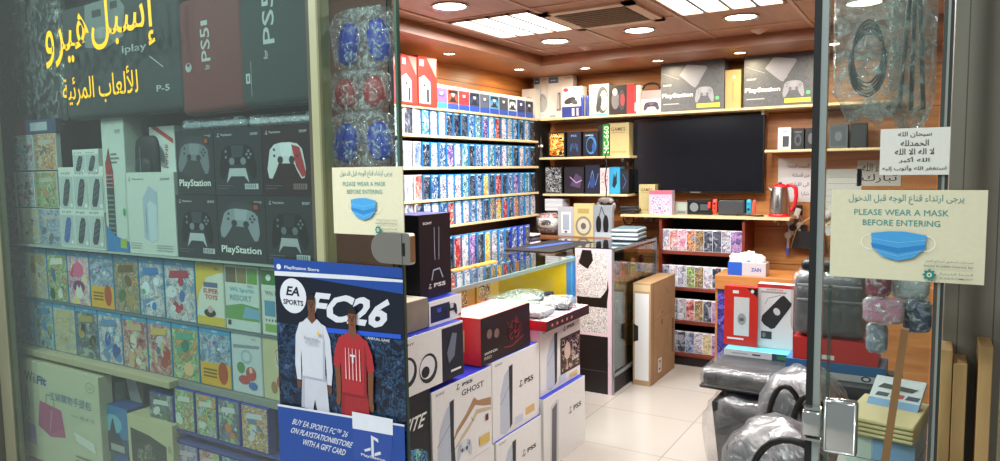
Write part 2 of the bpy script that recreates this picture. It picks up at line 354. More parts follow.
for x,y,l in [(-2.19,3.116,'round ceiling light nearest the white moulding at top left'),(-2.206,4.356,'round ceiling light beyond the left strip light panel, nearest the corner'),(-1.6,4.32,'round ceiling light just behind the square air vent'),(-.98,4.29,'large round ceiling light above the television, rightmost in the brown ceiling')]:
    downlight(x,y,.085,ZC,lampE,l,G,.016,9)
for x,y in [(-1.55,2.6),(-.4,2.3),(-2.2,2.1),(-.35,4.3)]: downlight(x,y,.085,ZC,lampE,'round ceiling light in the brown panels over the shop entrance',G,.016,8)
G='small warm lights in the cove'
for x,y,l in [(-2.87,4.067,'small warm cove light above the red boxes'),(-2.87,5.03,'small warm cove light at the far end of the left shelves'),(-2.41,5.29,'small warm cove light above the white boxes on the back shelf'),(-1.80,5.25,'small warm cove light above the left grey console box'),(-1.2,5.24,'small warm cove light above the gold carton'),(-.6,5.24,'small warm cove light hidden beyond the doorway edge')]:
    downlight(x,y,.038,2.344,coveE,l,G,.01,5.5,(1,.82,.55))
for (x0,x1,y0,y1,l) in [(-2.42,-1.9,3.43,4.02,'square four tube light panel near the left shelves'),(-1.24,-.69,3.43,4.02,'square four tube light panel at the top, right of the air vent')]:
    t=thing('light_panel',l,'ceiling light',((x0+x1)/2,(y0+y1)/2,ZC),0,'square tube light panels'); w=x1-x0;h=y1-y0
    fr=MB(); fr.box(-w/2,w/2,-h/2,-h/2+.015,-.012,0,tb); fr.box(-w/2,w/2,h/2-.015,h/2,-.012,0,tb); fr.box(-w/2,-w/2+.012,-h/2,h/2,-.012,0,tb); fr.box(w/2-.012,w/2,-h/2,h/2,-.012,0,tb)
    for i in (1,2,3): fr.box(-w/2+i*w/4-.010,-w/2+i*w/4+.010,-h/2,h/2,-.012,0,M('#8a8f98',.3,.6))
    fr.build('frame',t)
    for i in range(4): MB().box(-w/2+i*w/4+.011,-w/2+(i+1)*w/4-.011,-h/2+.016,h/2-.016,-.006,-.001,lampE).build('light_tube',t)
    area(((x0+x1)/2,(y0+y1)/2,ZC-.03),w*.9,h*.9,42,(.97,.98,1))
t=thing('air_vent','cream square slatted air vent in the brown ceiling','vent',(-1.62,3.80,ZC)); w=.27; cr=M('#d6bfa8',.5)
f=MB()
for a,b_ in ((w,w-.06),):
    f.box(-a,a,-a,-b_,-.014,0,cr); f.box(-a,a,b_,a,-.014,0,cr); f.box(-a,-b_,-a,a,-.014,0,cr); f.box(b_,a,-a,a,-.014,0,cr)
f.build('frame',t); MB().box(-.21,.21,-.21,.21,-.004,-.001,K).build('duct',t)
for i in range(9):
    MB().box(-.205,.205,-.012,.012,-.0015,.0015,cr,T=Matrix.Translation((0,-.185+i*.046,-.012))@Matrix.Rotation(.6,4,'X')).build('slat',t)
for (px,l) in [((586,47),'small white smoke detector left on the brown ceiling'),((759,30),'small white smoke detector right on the brown ceiling')]:
    p=at(*px,Z=ZC); t=thing('smoke_detector',l,'smoke detector',p,0,'smoke detectors')
    MB().ring([(.045,0),(.043,-.008),(.02,-.02),(.008,-.026)],M('#d0b8a8'),16).build('detector_body',t); MB().ring([(.052,0),(.052,-.003)],cr,16).build('mounting_ring',t)
# shelf boards, left wall and back wall
def shelfL(z,y0=1.95,y1=5.42,x=-2.91):
    o=MB().box(XW,x,y0,y1,z-.018,z,board,.002).build('wall_shelf'); return o
G='birch shelves on the left wall'
for z,n_ in ((1.972,'topmost'),(1.785,'second'),(1.570,'third'),(1.350,'fourth'),(1.160,'lowest')):
    tag(shelfL(z),'pale birch shelf on left wall carrying game cases, %s'%n_,'shelf',G)
G='birch shelves on the back wall'
for x0,x1,z,l in [(-2.9,-.2,1.972,'long top birch shelf under the grey console boxes'),(-2.91,-2.09,1.642,'birch back wall shelf carrying the fiery orange box'),(-2.88,-2.11,1.332,'birch back wall shelf the controller hangs from'),(-1.06,-.1,1.66,'birch shelf right of the television')]:
    tag(MB().box(x0,x1,5.43,YW-.001,z-.018,z,board,.002).build('wall_shelf'),l,'shelf',G)
    for xx in (x0+.2,x1-.2):
        pass
tvs=MB(); tvs.prism([(-2.14,0),(-.99,0),(-.92,.02)][:0] or [(-2.14,1.157),(-.87,1.157),(-.87,1.175),(-2.14,1.175)],5.36,YW,board)
tag(tvs.build('wall_shelf'),'birch shelf under the television with kettle and consoles','shelf','birch shelves on the back wall')
brk=M('#c8c4bc',.4,.5)
for x,z in [(-2.2,1.624),(-1.0,1.157),(-.7,1.642),(-2.0,1.157),(-1.1,1.954),(-2.3,1.314)]:
    tag(MB().box(x-.01,x+.01,5.55,YW,z-.03,z,brk).prism([(x-.004,z-.03),(x+.004,z-.03),(x+.004,z-.06),(x-.004,z-.06)],5.68,YW-.001,brk).build('shelf_bracket'),'small metal bracket holding a birch shelf to the back wall','bracket','shelf brackets on the back wall')
# near-black block painting the shade in the gap between left and back bays
tag(MB().box(-3.14,-2.95,5.44,5.71,1.0,1.95,M('#1c1714',.7)).build('trim_11'),kind='structure')
tag(MB().box(-3.149,-3.13,1.95,5.43,.93,1.972,M('#2a1d18',.6)).build('trim_12'),kind='structure')

# ================= GAME CASES ON LEFT WALL =================
caseb=M('#2a78b0',.2); casew=M('#e4e9ee',.2); cased=M('#1b3fae',.25)
def wallcase(code,kind,w=.122,h=.168):
    k=('wc',code,kind,w,h)
    if k in MC: return MC[k]
    sh={'b':caseb,'w':casew,'d':cased}[kind]; hd={'b':M('#4a9cc8',.25),'w':M('#eef1f4',.3),'d':M('#2448b4',.25)}[kind]
    p=MB(); p.box(-w/2,w/2,-.007,.007,0,h,sh,.002)
    hh=h*.90 if kind!='w' else h*.95
    p.add([(-w/2+.003,-.0075,.004),(w/2-.002,-.0075,.004),(w/2-.003,-.0075,hh),(-w/2+.003,-.0075,hh)],[(0,1,2,3)],pal(code) if kind!='w' else pal(code,24))
    p.add([(-w/2+.006,-.0076,hh),(w/2-.003,-.0076,hh),(w/2-.003,-.0076,h-.004),(-w/2+.006,-.0076,h-.004)],[(0,1,2,3)],hd)
    p.add([(-w/2+.03,-.0079,hh+.004),(w/2-.03,-.0079,hh+.004),(w/2-.03,-.0079,h-.008),(-w/2+.03,-.0079,h-.008)],[(0,1,2,3)],W if kind!='w' else M('#a83038'))
    me=p.build('game_case'); MC[k]=me.data; bpy.data.objects.remove(me); return MC[k]
def rowcases(codes,z,y0,step,xf,rowname,grp,kinds=None,w=.122,tilt=.17):
    n=len(codes)
    for i,c in enumerate(codes):
        kd=kinds[i] if kinds else 'b'
        o=bpy.data.objects.new('game_case',wallcase(c,kd,w)); COL.objects.link(o)
        o.location=(xf-.024-.002*(i%3),y0+i*step,z); o.rotation_euler=(0,0,PI/2+tilt)
        tag(o,'%s game case, %s from the room corner in %s'%({'b':PAL[c][0]+' covered blue','w':PAL[c][0]+' covered clear','d':PAL[c][0]+' covered dark blue'}[kd],ORD[n-1-i],rowname),'game case',grp)
rows=[('spsbwkwtwwkkkbtpwrwsbksk',1.785,'the uppermost row','upper row of cases on the left wall'),
('skswbsbksbpwtkbwtbwtkwbk',1.570,'the second row','second row of cases on the left wall'),
('poyobwrkbswwtkbykrkbpbtk',1.350,'the third row','third row of cases on the left wall'),
('skwswbkswbrwwbsknyrkobsw',1.160,'the fourth row','fourth row of cases on the left wall')]
for codes,z,rn,g in rows:
    rowcases(codes,z,3.22,.0925,-2.91,rn,g,['w']*7+['b']*17)
rowcases('kskbwkrwpkysbkbbk',.955,3.24,.0925,-2.62,'the counter row','cases standing on the wooden counter',['b']*14+['d']*3)
# stack of disc cases at the end of that row
for i in range(6):
    tag(MB().box(-.085,.085,-.07,.07,0,.014,[K,casew,M('#3a2d60'),M('#5a5f6a'),K,casew][i],.002).build('disc_case',None,(-2.72,4.86,.955+i*.0146),.1*math.sin(i*3)),'flat disc case in the low stack at the row end, %s from the bottom'%ORD[i],'disc case','stack of disc cases behind the mouse mat')
# ---- top of left shelf ----
def art_switch(p):
    p.rect(0,0,1,1,M('#d43428',.35)); p.poly([(.05,.05),(.62,.05),(.62,.5),(.3,.62),(.05,.55)],M('#f2ece8')); p.rect(.18,.12,.4,.5,M('#dfe6ea')); p.rect(.42,.08,.56,.34,M('#30343c')); p.ell(.3,.42,.05,.03,K)
    p.poly([(.45,.98),(.95,.98),(.95,.6)],M('#f0a090')); p.rect(.08,.8,.3,.93,W); p.poly([(.62,.05),(.66,.05),(.66,.7),(.62,.66)],M('#2c3a6a'))
for i,(a,b_) in enumerate([(384,399),(401,417),(418,437)]):
    cartX('console_box',['tall red handheld console box half hidden by the glass edge','tall red handheld console box just right of the glass edge','tall red handheld console box beside the purple controller box'][i],'box',(a,b_,51,100),-2.90,.12,z=1.973,body=M('#c93428',.35),art=art_switch,group='red handheld console boxes')
G='small controller boxes on the top left shelf'
y=4.02
cols=[('#7d62c8','purple','#3aa6d8'),('#c84a3a','red and yellow','#2450b4'),('#d03038','bright red','#2450b4'),('#27406a','navy blue','#2450b4'),('#5a6478','dark grey','#2450b4'),('#5aa9d6','light blue','#2450b4'),('#3c4456','charcoal','#2450b4'),('#b8c8d8','silver white','#2450b4'),('#202858','deep blue','#2048a8'),('#31456a','slate blue','#2048a8')]
for i,(c,nm,bt) in enumerate(cols):
    def A_(p,c=c,bt=bt):
        p.rect(0,0,1,.24,M(bt,.4)); p.rect(0,.24,1,.86,M(c,.4)); p.rect(.1,.3,.9,.82,M('#11131c')) if i%2 else None
        padshape(p,.5,.55,.8,.42,M(c,.4),M('#e8e8ea'),M('#0c0f16')); p.text('SONY',.08,.88,.3,.95,M('#30343c'))
    carton('controller_box','white topped box with a %s controller, %s from the red boxes'%(nm,ORD[i]),'box',.132,.08,.158,(-2.94-.01,y+i*.138,1.973),PI/2,body=W,art=A_,group=G)
# ================= GLASS COUNTER ON THE LEFT =================
alu=M('#b8bcc0',.25,.8); cglass=glassmat('counter_glass','#e6f2ee',1.6,.02); yel=M('#e8b712',.5); blc=M('#2f78b8',.45)
t=thing('display_counter','long glass topped display counter under the wall of game cases','counter',(-2.3,3.2,0))
X0,X1,Y0,Y1=-2.52,-1.90,1.95,4.0
L=lambda mb,n_,par=t:(lambda o:(setattr(o,'location',(2.3,-3.2,0)),o)[1])(mb.build(n_,par))
L(MB().box(X0,X1,Y0,Y1,.985,.995,cglass),'glass_top')
L(MB().box(X1-.006,X1,Y0,Y1-.05,.40,.984,glassmat('counter_front_glass','#eef6f2',.6,.02)),'glass_front')
L(MB().box(X0,X1-.02,Y0,Y1,0,.40,wood('counter_base_wood','#9a6a3c','#b98850',(1,1,8))),'base_cabinet')
L(MB().box(X0,X0+.015,Y0,Y1,.40,.98,wood('counter_back_wood','#b07838','#c8924e',(1,6,1),.5,(1,.34,.02,.1),'#e8dcc0')),'back_panel')
L(MB().box(X0+.016,X1-.03,Y1-.02,Y1,.40,.98,yel),'end_panel')
L(MB().box(X1-.045,X1+.004,Y1-.03,Y1+.01,.0,1.0,blc,.003),'corner_post')
fr=MB(); fr.box(X1-.004,X1+.006,Y0,Y1,.976,.998,M('#8fb0a8',.2,.3),.001); L(fr,'edge_trim')
tag(MB().box(XW+.002,-2.525,1.95,5.11,.90,.955,wood('tan_counter_wood','#a8703e','#c08a54',(6,1,6),.4),.003).box(XW+.002,-2.56,1.95,5.11,0,.90,wallwood).build('back_counter'),'tan wooden back counter strip carrying a row of blue cases','counter')
# yellow, orange and blue packs standing inside the counter
G='packs standing inside the glass counter'
for i,(y0,y1,c,nm) in enumerate([(2.62,2.80,'#e0a818','yellow'),(2.81,2.90,'#2f5fa8','blue'),(2.92,3.12,'#c8803a','orange'),(3.15,3.36,'#cf8a3c','light orange'),(3.38,3.62,'#d89a30','amber')]):
    carton('game_pack','%s printed pack inside the glass counter, %s from its near end'%(nm,ORD[i]),'box',y1-y0,.05,.30,(-2.25,(y0+y1)/2,.70),PI/2,body=M(c,.45),group=G,
      art=lambda p,c=c:(p.rect(.08,.75,.92,.92,M('#f2e6c8')),p.rect(.08,.1,.6,.6,pal('o' if c[1]!='2' else 'b'))))
(MB().box(X0+.02,X1-.02,Y0+.02,Y1-.03,.685,.70,cglass).build('glass_shelf',t,(2.3,-3.2,0)))
area((-1.95,3.2,.965),.04,1.4,5,(1,.95,.85),rot=(0,-.5,0))  # unseen lamp added under the glass top to brighten the counter inside
# bags of cables heaped inside the counter end
for i,(x,y,z,rx,c) in enumerate([(-2.1,3.72,.70,.12,'#e4e4e6'),(-2.12,3.50,.70,.11,'#c9ccd2'),(-2.05,3.86,.70,.07,'#1c1c20')]):
    t=thing('cable_bag',['clear bag with white cables heaped inside the counter','clear bag with grey cables lower in the counter','black cable coil at the counter end beside yellow panel'][i],'bag',(x,y,z),0,'cable bags in the counter')
    m=MB(); random.seed(i)
    pts=[(rx*.8*math.cos(a*1.3)*(.5+.5*random.random()),rx*math.sin(a),.03+.05*random.random()) for a in [k*.7 for k in range(34)]]
    m.tube(pts,.008,M(c,.5)).build('cable',t)
    if i<2: MB().ell((0,0,.06),rx,rx*1.05,.06,wrapmat('clear_poly',.35),16,e=.8,nz=.25,seed=i).build('plastic_bag',t)
# ================= STACKED CONSOLE BOXES =================
def art_ps5(p,black=False,bundle=None,ghost=False):
    p.rect(0,0,1,1,M('#e4e3e2',.35)); k=M('#20242e'); lg=M('#b9c2d2',.3)
    p.text('SONY',.06,.93,.2,.96,k); 
    if ghost:
        p.poly([(.3,.3),(.38,.45),(.55,.58),(.68,.72),(.75,.66),(.99,.62),(.99,.52),(.85,.56),(.7,.62),(.55,.5),(.4,.4)],M('#a8825e')); p.poly([(.3,.2),(.45,.34),(.62,.45),(.72,.56),(.99,.5),(.99,.46),(.74,.5),(.6,.38),(.4,.25)],M('#cbb79c'))
        p.text('GHOST',.47,.80,.86,.87,k); pslogo(p,.41,.93,.06,k); p.text('PS5',.48,.915,.66,.955,k,.03)
        p.poly([(.06,.12),(.12,.55),(.22,.74),(.28,.78),(.28,.08),(.14,.02)],lg); p.poly([(.27,.8),(.34,.82),(.33,.42),(.35,.05),(.28,.04)],k); p.line([(.07,.36),(.27,.55)],.002,k)
        padshape(p,.5,.18,.26,.26,lg,M('#d8dde6'),M('#3a4048')); p.rect(.76,.09,.95,.2,M('#d8b860')); p.line([(.62,.5),(.66,.44)],.003,k); p.rect(.88,.36,.93,.44,M('#5a1c20'))
        return
    p.poly([(.14,.06),(.15,.55),(.24,.78),(.33,.84),(.34,.06),(.24,.02)],lg); p.poly([(.33,.86),(.41,.87),(.40,.45),(.39,.1),(.34,.05)],k); p.line([(.16,.42),(.34,.62)],.002,k)
    if bundle: p.rect(.48,.16,1,.74,M('#3a2626')); p.rect(.52,.2,.98,.7,cover('bundle',['#2a1c1c','#6a4a40','#171010','#b8a090','#40302c'],16)); p.ell(.66,.5,.08,.14,M('#c8b0a4')); p.text('GAME',.78,.3,.96,.36,W); pslogo(p,.58,.87,.06,k); p.text('PS5',.66,.85,.84,.9,k,.03)
    else: pslogo(p,.58,.56,.08,k); p.text('PS5',.66,.53,.86,.6,k,.03)
    p.rect(.68,.1,.88,.2,M('#d8b070')) if not bundle else p.rect(.7,.04,.92,.11,M('#d8c080')); p.rect(.44,.06,.62,.16,M('#c6cedb'))
def art_plain_side(p): p.rect(0,0,1,1,M('#dedddc')); p.rect(.1,.1,.4,.2,M('#9aa2b0')); p.text('PS5',.3,.8,.7,.88,K,.03)
DX=.165
def cst(name,label,px,X,zz,h,d=DX,**k): 
    Y0_,Y1_,a,b_=spanX(*px,X); return carton(name,label,'box',Y1_-Y0_,d,h,(X-d/2,(Y0_+Y1_)/2,zz),PI/2,**k)
G='stacked white console boxes'
blt=M('#1d33b0',.35)
def S_(label,y0,y1,z,h,X,fn,**k): return carton('console_box',label,'box',y1-y0,DX,h,(X-DX/2,(y0+y1)/2,z),PI/2,top=blt,art=fn,group=k.pop('group',G),side=(-1,art_plain_side),**k)
# big pedestal of boxes carrying the stacks nearest to the street (only the upper rows show)
S_('white console box on the floor at the far right end of the stacks',3.10,3.598,0,.385,-1.65,lambda p:(p.rect(0,0,1,1,M('#dddcda',.35)),p.poly([(.14,-.0),(.16,.85),(.3,.9),(.34,.88),(.33,.0)],M('#c2c4c8')),p.poly([(.17,.02),(.19,.8),(.3,.86),(.28,.02)],M('#5a5c62')),pslogo(p,.62,.62,.08,M('#30343c')),p.text('PS5',.7,.59,.9,.66,M('#30343c'),.03)))
S_('white console box with dark game artwork, under the flat red box',3.125,3.60,.387,.345,-1.68,lambda p:art_ps5(p,bundle=True))
S_('white console box at the bottom, below the tall one with yellow tab',2.66,3.095,0,.31,-1.66,art_ps5)
S_('tall white console box with yellow tab, under the red console carton',2.65,3.093,.312,.37,-1.67,art_ps5)
S_('white console box with brown mountain artwork, left of the yellow tab one',2.185,2.625,.312,.365,-1.66,lambda p:art_ps5(p,ghost=True))
S_('white console box half seen at the bottom, below the brown mountain one',2.20,2.64,0,.31,-1.66,art_ps5)
def art_fort(p):
    p.rect(0,0,1,1,M('#10141c')); p.ell(.62,.3,.34,.17,cover('splash',['#1a3a66','#3c8cc0','#0a1830','#7fd0c8','#284878'],30)); p.text('FORTNITE',.12,.64,.88,.78,W,.02,.1); p.ell(.55,.5,.12,.05,M('#3a78a8')); p.rect(0,0,.14,.4,M('#2a6ab8'))
S_('dark console box with splash artwork beside the doorway glass',1.76,2.18,.312,.385,-1.665,art_fort,body=M('#12151c',.4))
S_('dark lower console box under the splash artwork one',1.76,2.18,0,.31,-1.67,art_ps5)
def art_vr(p):
    p.rect(0,0,1,1,M('#e2e1e0')); p.rect(.77,.0,1,.96,M('#141a2c')); p.text('SONY',.38,.86,.5,.9,K)
    for u,v in ((.43,.42),(.63,.36)): p.ell(u,v,.09,.26,M('#22252c'),rot=.2); p.ell(u-.01,v+.02,.075,.2,M('#dfe2e8'),rot=.2); p.ell(u-.03,v-.05,.04,.1,M('#191b20'))
    p.ell(.1,.42,.14,.26,M('#cdd2da')); p.ell(.1,.42,.09,.18,M('#24272e')); p.poly([(.82,.5),(.88,.84),(.93,.8),(.9,.4),(.84,.3)],M('#6a7488')); p.rect(.86,.12,.97,.16,W)
S_('white headset console box with dark right end, above the splash artwork box',1.76,2.41,.70,.225,-1.66,art_vr)
def art_pad(p):
    p.rect(0,0,1,1,M('#e6e5e4')); p.rect(.04,.12,.62,.8,M('#18244c')); padshape(p,.3,.45,.4,.6,M('#1c2340'),M('#2f56c0'),K); padshape(p,.68,.48,.34,.62,M('#2b2f3a'),M('#c8ccd8')); p.rect(.88,.12,.97,.2,M('#b02838'))
S_('low white box with a dark blue controller picture, under the tall black box',2.235,2.462,.926,.10,-1.70,art_pad,group='small boxes on top of the console stacks')
cb=wood('grey_cardboard','#7d7166','#8f8276',(3,3,3),.7)
carton('open_carton','grey brown cardboard carton with cream flap behind the door edge','box',.40,.15,.12,(-1.70-.075,2.03,.927),PI/2,body=cb,top=M('#d8d0bc',.6))
def art_blackps(p):
    p.rect(0,0,1,1,M('#0b0c1c',.35)); p.text('SONY',.12,.88,.4,.91,W); g=M('#a8b4cc')
    p.line([(.48,.44),(.47,.58),(.47,.84)],.003,g); p.line([(.6,.44),(.61,.6),(.62,.84)],.003,g); p.line([(.36,.2),(.42,.32),(.62,.33),(.72,.21)],.006,g); pslogo(p,.3,.13,.1,W); p.text('PS5',.42,.11,.8,.16,W,.03)
t=carton('console_box','tall black console box with blue lid standing on the white boxes','box',.215,.15,.34,(-1.75-.075,2.353,1.03),PI/2,body=M('#0b0c18',.35),top=M('#26308c'),art=art_blackps)
def art_red(p):
    p.rect(0,0,1,1,M('#1a1114',.3)); r=M('#a82a30')
    p.text('RED',.06,.1,.2,.16,M('#c8b8b0')); p.ell(.16,.62,.05,.1,M('#7a6058')); p.ell(.3,.58,.05,.1,M('#7a6058')); p.line([(.45,.2),(.6,.16),(.85,.3)],.004,r); p.line([(.5,.75),(.62,.55),(.7,.8),(.78,.5)],.003,r); p.ell(.66,.5,.16,.24,cover('redline',['#1a1114','#2a1518','#140c0e','#8a2a2c','#241416'],40)); p.text('SWITCH',.06,.2,.3,.25,W)
def side_red(p): p.rect(0,0,1,1,M('#c4242c',.35)); p.rect(.3,.25,.6,.72,M('#b89060')); p.rect(.38,.3,.52,.66,M('#8a5a30'))
carton('console_box','glossy red and black console carton with a handle slot on top','box',.445,.215,.212,(-1.68-.1075,2.80,.683),PI/2,body=M('#c4242c',.3),art=art_red,side=(-1,side_red))
def art_rf(p): p.rect(0,0,1,1,M('#2a1416')); [p.ell(.12+i*.11,.45,.02,.16,M('#c87068')) for i in range(5)]
carton('flat_box','flat dark red boxed pack lying on the end console box','box',.51,.255,.05,(-1.63-.1275,3.36,.736),PI/2,body=M('#b02a2e',.35),top=cover('foil',['#b6bcc4','#7a6a70','#d8dce0','#8a3a40','#c8ccd4'],14),art=art_rf)
# clear plastic wrapped packs heaped on top
for i,(x,y,z,rx,ry,rz_,c) in enumerate([(-1.77,3.23,.82,.10,.11,.03,'silver'),(-1.75,3.48,.82,.09,.11,.028,'dark')]):
    t=thing('wrapped_pack',['clear wrapped silver pack lying on the flat red box','clear wrapped dark pack at the far end of flat red box'][i],'packet',(x,y,z-.03),.3*i,'wrapped packs on the flat red box')
    MB().box(-rx*.8,rx*.8,-ry*.8,ry*.8,0,rz_,M('#9aa0a8' if i==0 else '#2c3038',.4),.006).build('inner_pack',t)
    MB().ell((0,0,rz_*.9),rx,ry,rz_,wrapmat('clear_poly',.35),18,e=.6,nz=.2,seed=i*3).build('plastic_wrap',t)

# ================= BACK WALL TOP SHELF =================
ZT=1.973
def bk(label,px,z,art=None,body=W,name='product_box',cat='box',d=.1,Y=5.47,group=None,**k): return cartY(name,label,cat,px,Y,d,z=z,art=art,body=body,group=group,**k)
def sculpt(p): p.rect(0,0,1,1,M('#dfe0e0')); p.ell(.5,.45,.4,.3,cover('greywhite',['#b8b8b4','#e4e4e2','#8a8a88','#d0d0cc','#9c9c98'],30)); 
def artw(p,k=0):
    p.rect(0,0,1,1,M('#eef2f4')); p.rect(.03,.85,.42,.985,M('#3f86bc')); p.rect(.12,.905,.32,.925,W); p.text('SONY',.68,.93,.95,.96,M('#3f86bc'))
    if k: p.poly([(.34,.2),(.4,.62),(.5,.62),(.52,.2)],M('#7a828c')); p.poly([(.36,.24),(.4,.58),(.46,.58),(.46,.24)],M('#c8ced6'))
    else: p.ell(.6,.4,.34,.22,M('#b8bcc2')); p.line([(.2,.2),(.6,.6),(.8,.5)],.006,M('#8a8e96'))
    p.rect(.06,.06,.3,.1,M('#9aa6b0'))
G='boxes on the top back shelf'
bk('low grey white sculptural box in the corner of the top shelf',(522,535,88,119),ZT,sculpt,Y=5.50,group=G)
bk('tall white box with a blue square logo, nearest the corner',(534,548,75,118),ZT,artw,Y=5.62,d=.07,group=G)
bk('tall white box with a blue square logo and grey tower picture',(548,573,75,118),ZT,lambda p:artw(p,1),Y=5.60,d=.08,group=G)
def art3(p): p.rect(0,0,1,1,M('#e6e8ee')); p.rect(0,0,1,.36,M('#22348c')); p.ell(.4,.55,.3,.1,M('#2a2d34'),rot=.3); p.ell(.62,.5,.18,.08,M('#454a54'),rot=-.4); p.ell(.2,.9,.13,.06,M('#c83a6a')); p.rect(.5,.06,.62,.3,W); p.rect(.74,.06,.82,.3,W)
bk('white and navy box with a pink badge and dark headset picture',(562,582,86,117),ZT,art3,Y=5.50,group=G)
for i,(a,b_) in enumerate([(580,584),(585,589)]):
    x0,x1,z_,z1=spanY(a,b_,88,116,5.48); MB_=MB().ring([(.012,0),(.013,.02),(.012,.12),(.016,.15),(.012,.17),(.004,.18)],M('#2a3f9a',.35),12)
    tag(MB_.build('motion_controller',None,((x0+x1)/2,5.49,ZT)),'blue stick shaped controller standing on top shelf, %s one'%('left','right')[i],'controller','blue stick controllers on top shelf')
def art_hs(p): p.rect(0,0,1,1,M('#9aa4a8')); p.ell(.68,.5,.28,.42,M('#4a4e56')); p.ell(.74,.48,.2,.32,M('#a0aaae')); p.ell(.5,.38,.12,.26,M('#30343c'),rot=-.2); p.rect(.06,.58,.3,.72,M('#dfe8ec')); p.rect(.06,0,.9,.06,M('#3aa8c0'))
bk('grey box with a large headphone picture on the top shelf',(589,609,84,116),ZT,art_hs,body=M('#9aa4a8'),Y=5.5,group=G)
def art_kr(p): p.rect(0,0,1,1,M('#1c1a22')); p.rect(.72,0,1,1,M('#b8262e')); p.ell(.26,.5,.16,.3,M('#6a6670')); p.ell(.52,.5,.13,.34,M('#3c3844')); p.ell(.55,.5,.08,.2,M('#a83440')); p.ell(.24,.78,.1,.12,M('#c8b8bc'))
bk('black and red headset box beside the grey headphone box',(609,634,84,114),ZT,art_kr,body=K,Y=5.5,group=G)
bk('narrow white box with red side next to black headset box',(634,640,84,113),ZT,lambda p:(p.rect(0,0,.4,1,M('#c8383c')),p.rect(.1,.1,.9,.4,M('#d8c0c0'))),Y=5.5,group=G)
def art_xb(p): p.rect(0,0,1,1,M('#dcdce0')); p.rect(0,.62,1,1,M('#9a8a90')); padshape(p,.52,.34,.8,.46,M('#3c3648'),M('#54506a')); 
t=bk('white box with a dark game controller, left of grey console box',(641,661,90,113),ZT,art_xb,Y=5.5,group=G)
p_=at(651,88,Y=5.53); t=thing('headband','black headset band resting on the white controller box','headset',(p_.x,5.54,p_.z-.012))
MB().tube([(.07*math.cos(a),0,.006+.045*math.sin(a)) for a in [PI*i/12 for i in range(13)]],.008,K).build('band',t)
def art_30(p):
    p.rect(0,0,1,1,cover('brushed_grey',['#44484e','#505459','#3d4147','#585c62','#484c52'],60,.42)); g=M('#8a8e9a',.45)
    p.poly([(.3,.7),(.52,.46),(.6,.5),(.72,.84),(.42,.9)],g); p.poly([(.52,.46),(.56,.44),(.74,.8),(.72,.84)],M('#868a96')); p.line([(.02,.76),(.3,.62)],.002,M('#a4a8b4'))
    padshape(p,.7,.32,.3,.36,g,M('#9498a4'),M('#5c6066')); p.text('SONY',.04,.5,.18,.535,M('#d0d0d4')); p.text('PlayStation',.02,.25,.52,.36,W,.02); p.rect(.58,.05,.94,.13,M('#d4c040')); p.ell(.9,.22,.03,.035,M('#58b070')); p.rect(.04,.14,.3,.16,M('#a0a4aa'))
t=bk('large brushed grey console box left of the gold carton',(661,724,60,112),ZT,art_30,body=M('#5c6066',.4),d=.16,Y=5.46,group='large grey console boxes on the top shelf',name='console_box')
bk('large brushed grey console box at the right end of top shelf',(744,816,49,104),ZT,art_30,body=M('#5c6066',.4),d=.16,Y=5.46,group='large grey console boxes on the top shelf',name='console_box')
bk('slim gold carton standing between the two grey console boxes',(725,741,69,108),ZT,lambda p:(p.rect(.46,.2,.54,.7,M('#8f7a48')),p.rect(.5,.78,.66,.84,W)),body=M('#a88f58',.4),Y=5.48)
# ---------- second shelf ----------
Z2=1.643
G='boxes on the second back shelf'
t=thing('toy_figure','small black figurine with white bow on second back shelf','figurine',at(541,157,Y=5.52)); t.location.z=Z2
MB().ring([(.035,0),(.03,.03),(.016,.06),(.024,.09),(.018,.13),(.012,.17),(.003,.2)],M('#20161a'),12).build('figure_body',t); MB().ell((-.02,-.026,.1),.018,.006,.014,W,8).ell((.02,-.026,.1),.018,.006,.014,W,8).build('bow',t)
bk('black box with fiery orange artwork on second back shelf',(548,565,132,157),Z2,lambda p:(p.rect(0,0,1,1,K),p.rect(.1,.06,.92,.94,cover('fire',['#7a2a08','#e8902a','#2c1206','#f8d880','#d0601a'],20)),p.text('WAR',.2,.78,.8,.88,M('#e8d8a8'),.03),p.ell(.75,.16,.1,.08,K)),body=K,Y=5.48,group=G)
bk('dark navy box with faint controller artwork, right of the fiery box',(567,581,132,157),Z2,lambda p:(p.rect(.05,.05,.95,.95,M('#121a34')),padshape(p,.5,.4,.6,.4,M('#2f4a80'),M('#1a2c58')),p.text('PS5',.3,.8,.7,.88,M('#7a9ad0'))),body=M('#0c1226'),Y=5.48,group=G)
bk('black box with glowing blue headset, left of the green striped box',(583,598,131,156),Z2,lambda p:(p.rect(.04,.04,.96,.96,M('#0a1020')),p.ell(.55,.45,.34,.36,M('#2f7ac8')),p.ell(.5,.45,.26,.28,M('#0a1020')),p.ell(.72,.36,.12,.2,M('#1c4c90')),p.text('GAMING',.12,.82,.7,.88,M('#c0d0e0'))),body=K,Y=5.48,group=G)
bk('green and black box with vertical lettering HC-660',(598,610,124,156),Z2,lambda p:(p.rect(.4,0,1,1,M('#0d8a34')),p.text('HC-660',.48,.1,.92,.94,M('#c8f0c0'),.03,vert=True)),body=M('#0a120c'),Y=5.5,group=G)
def art_gold(p): p.rect(0,0,1,1,M('#b3a676')); p.text('GAMES',.1,.76,.82,.87,M('#5a4c24'),.01); p.rect(.1,.7,.8,.72,M('#8a7a40')); [p.rect(.12+i*.13,.1,.18+i*.13,.15,M('#8a7a40')) for i in range(6)]
bk('matte gold box on the second back shelf left of television',(609,629,123,156),Z2,art_gold,body=M('#ada070'),Y=5.5,group=G)
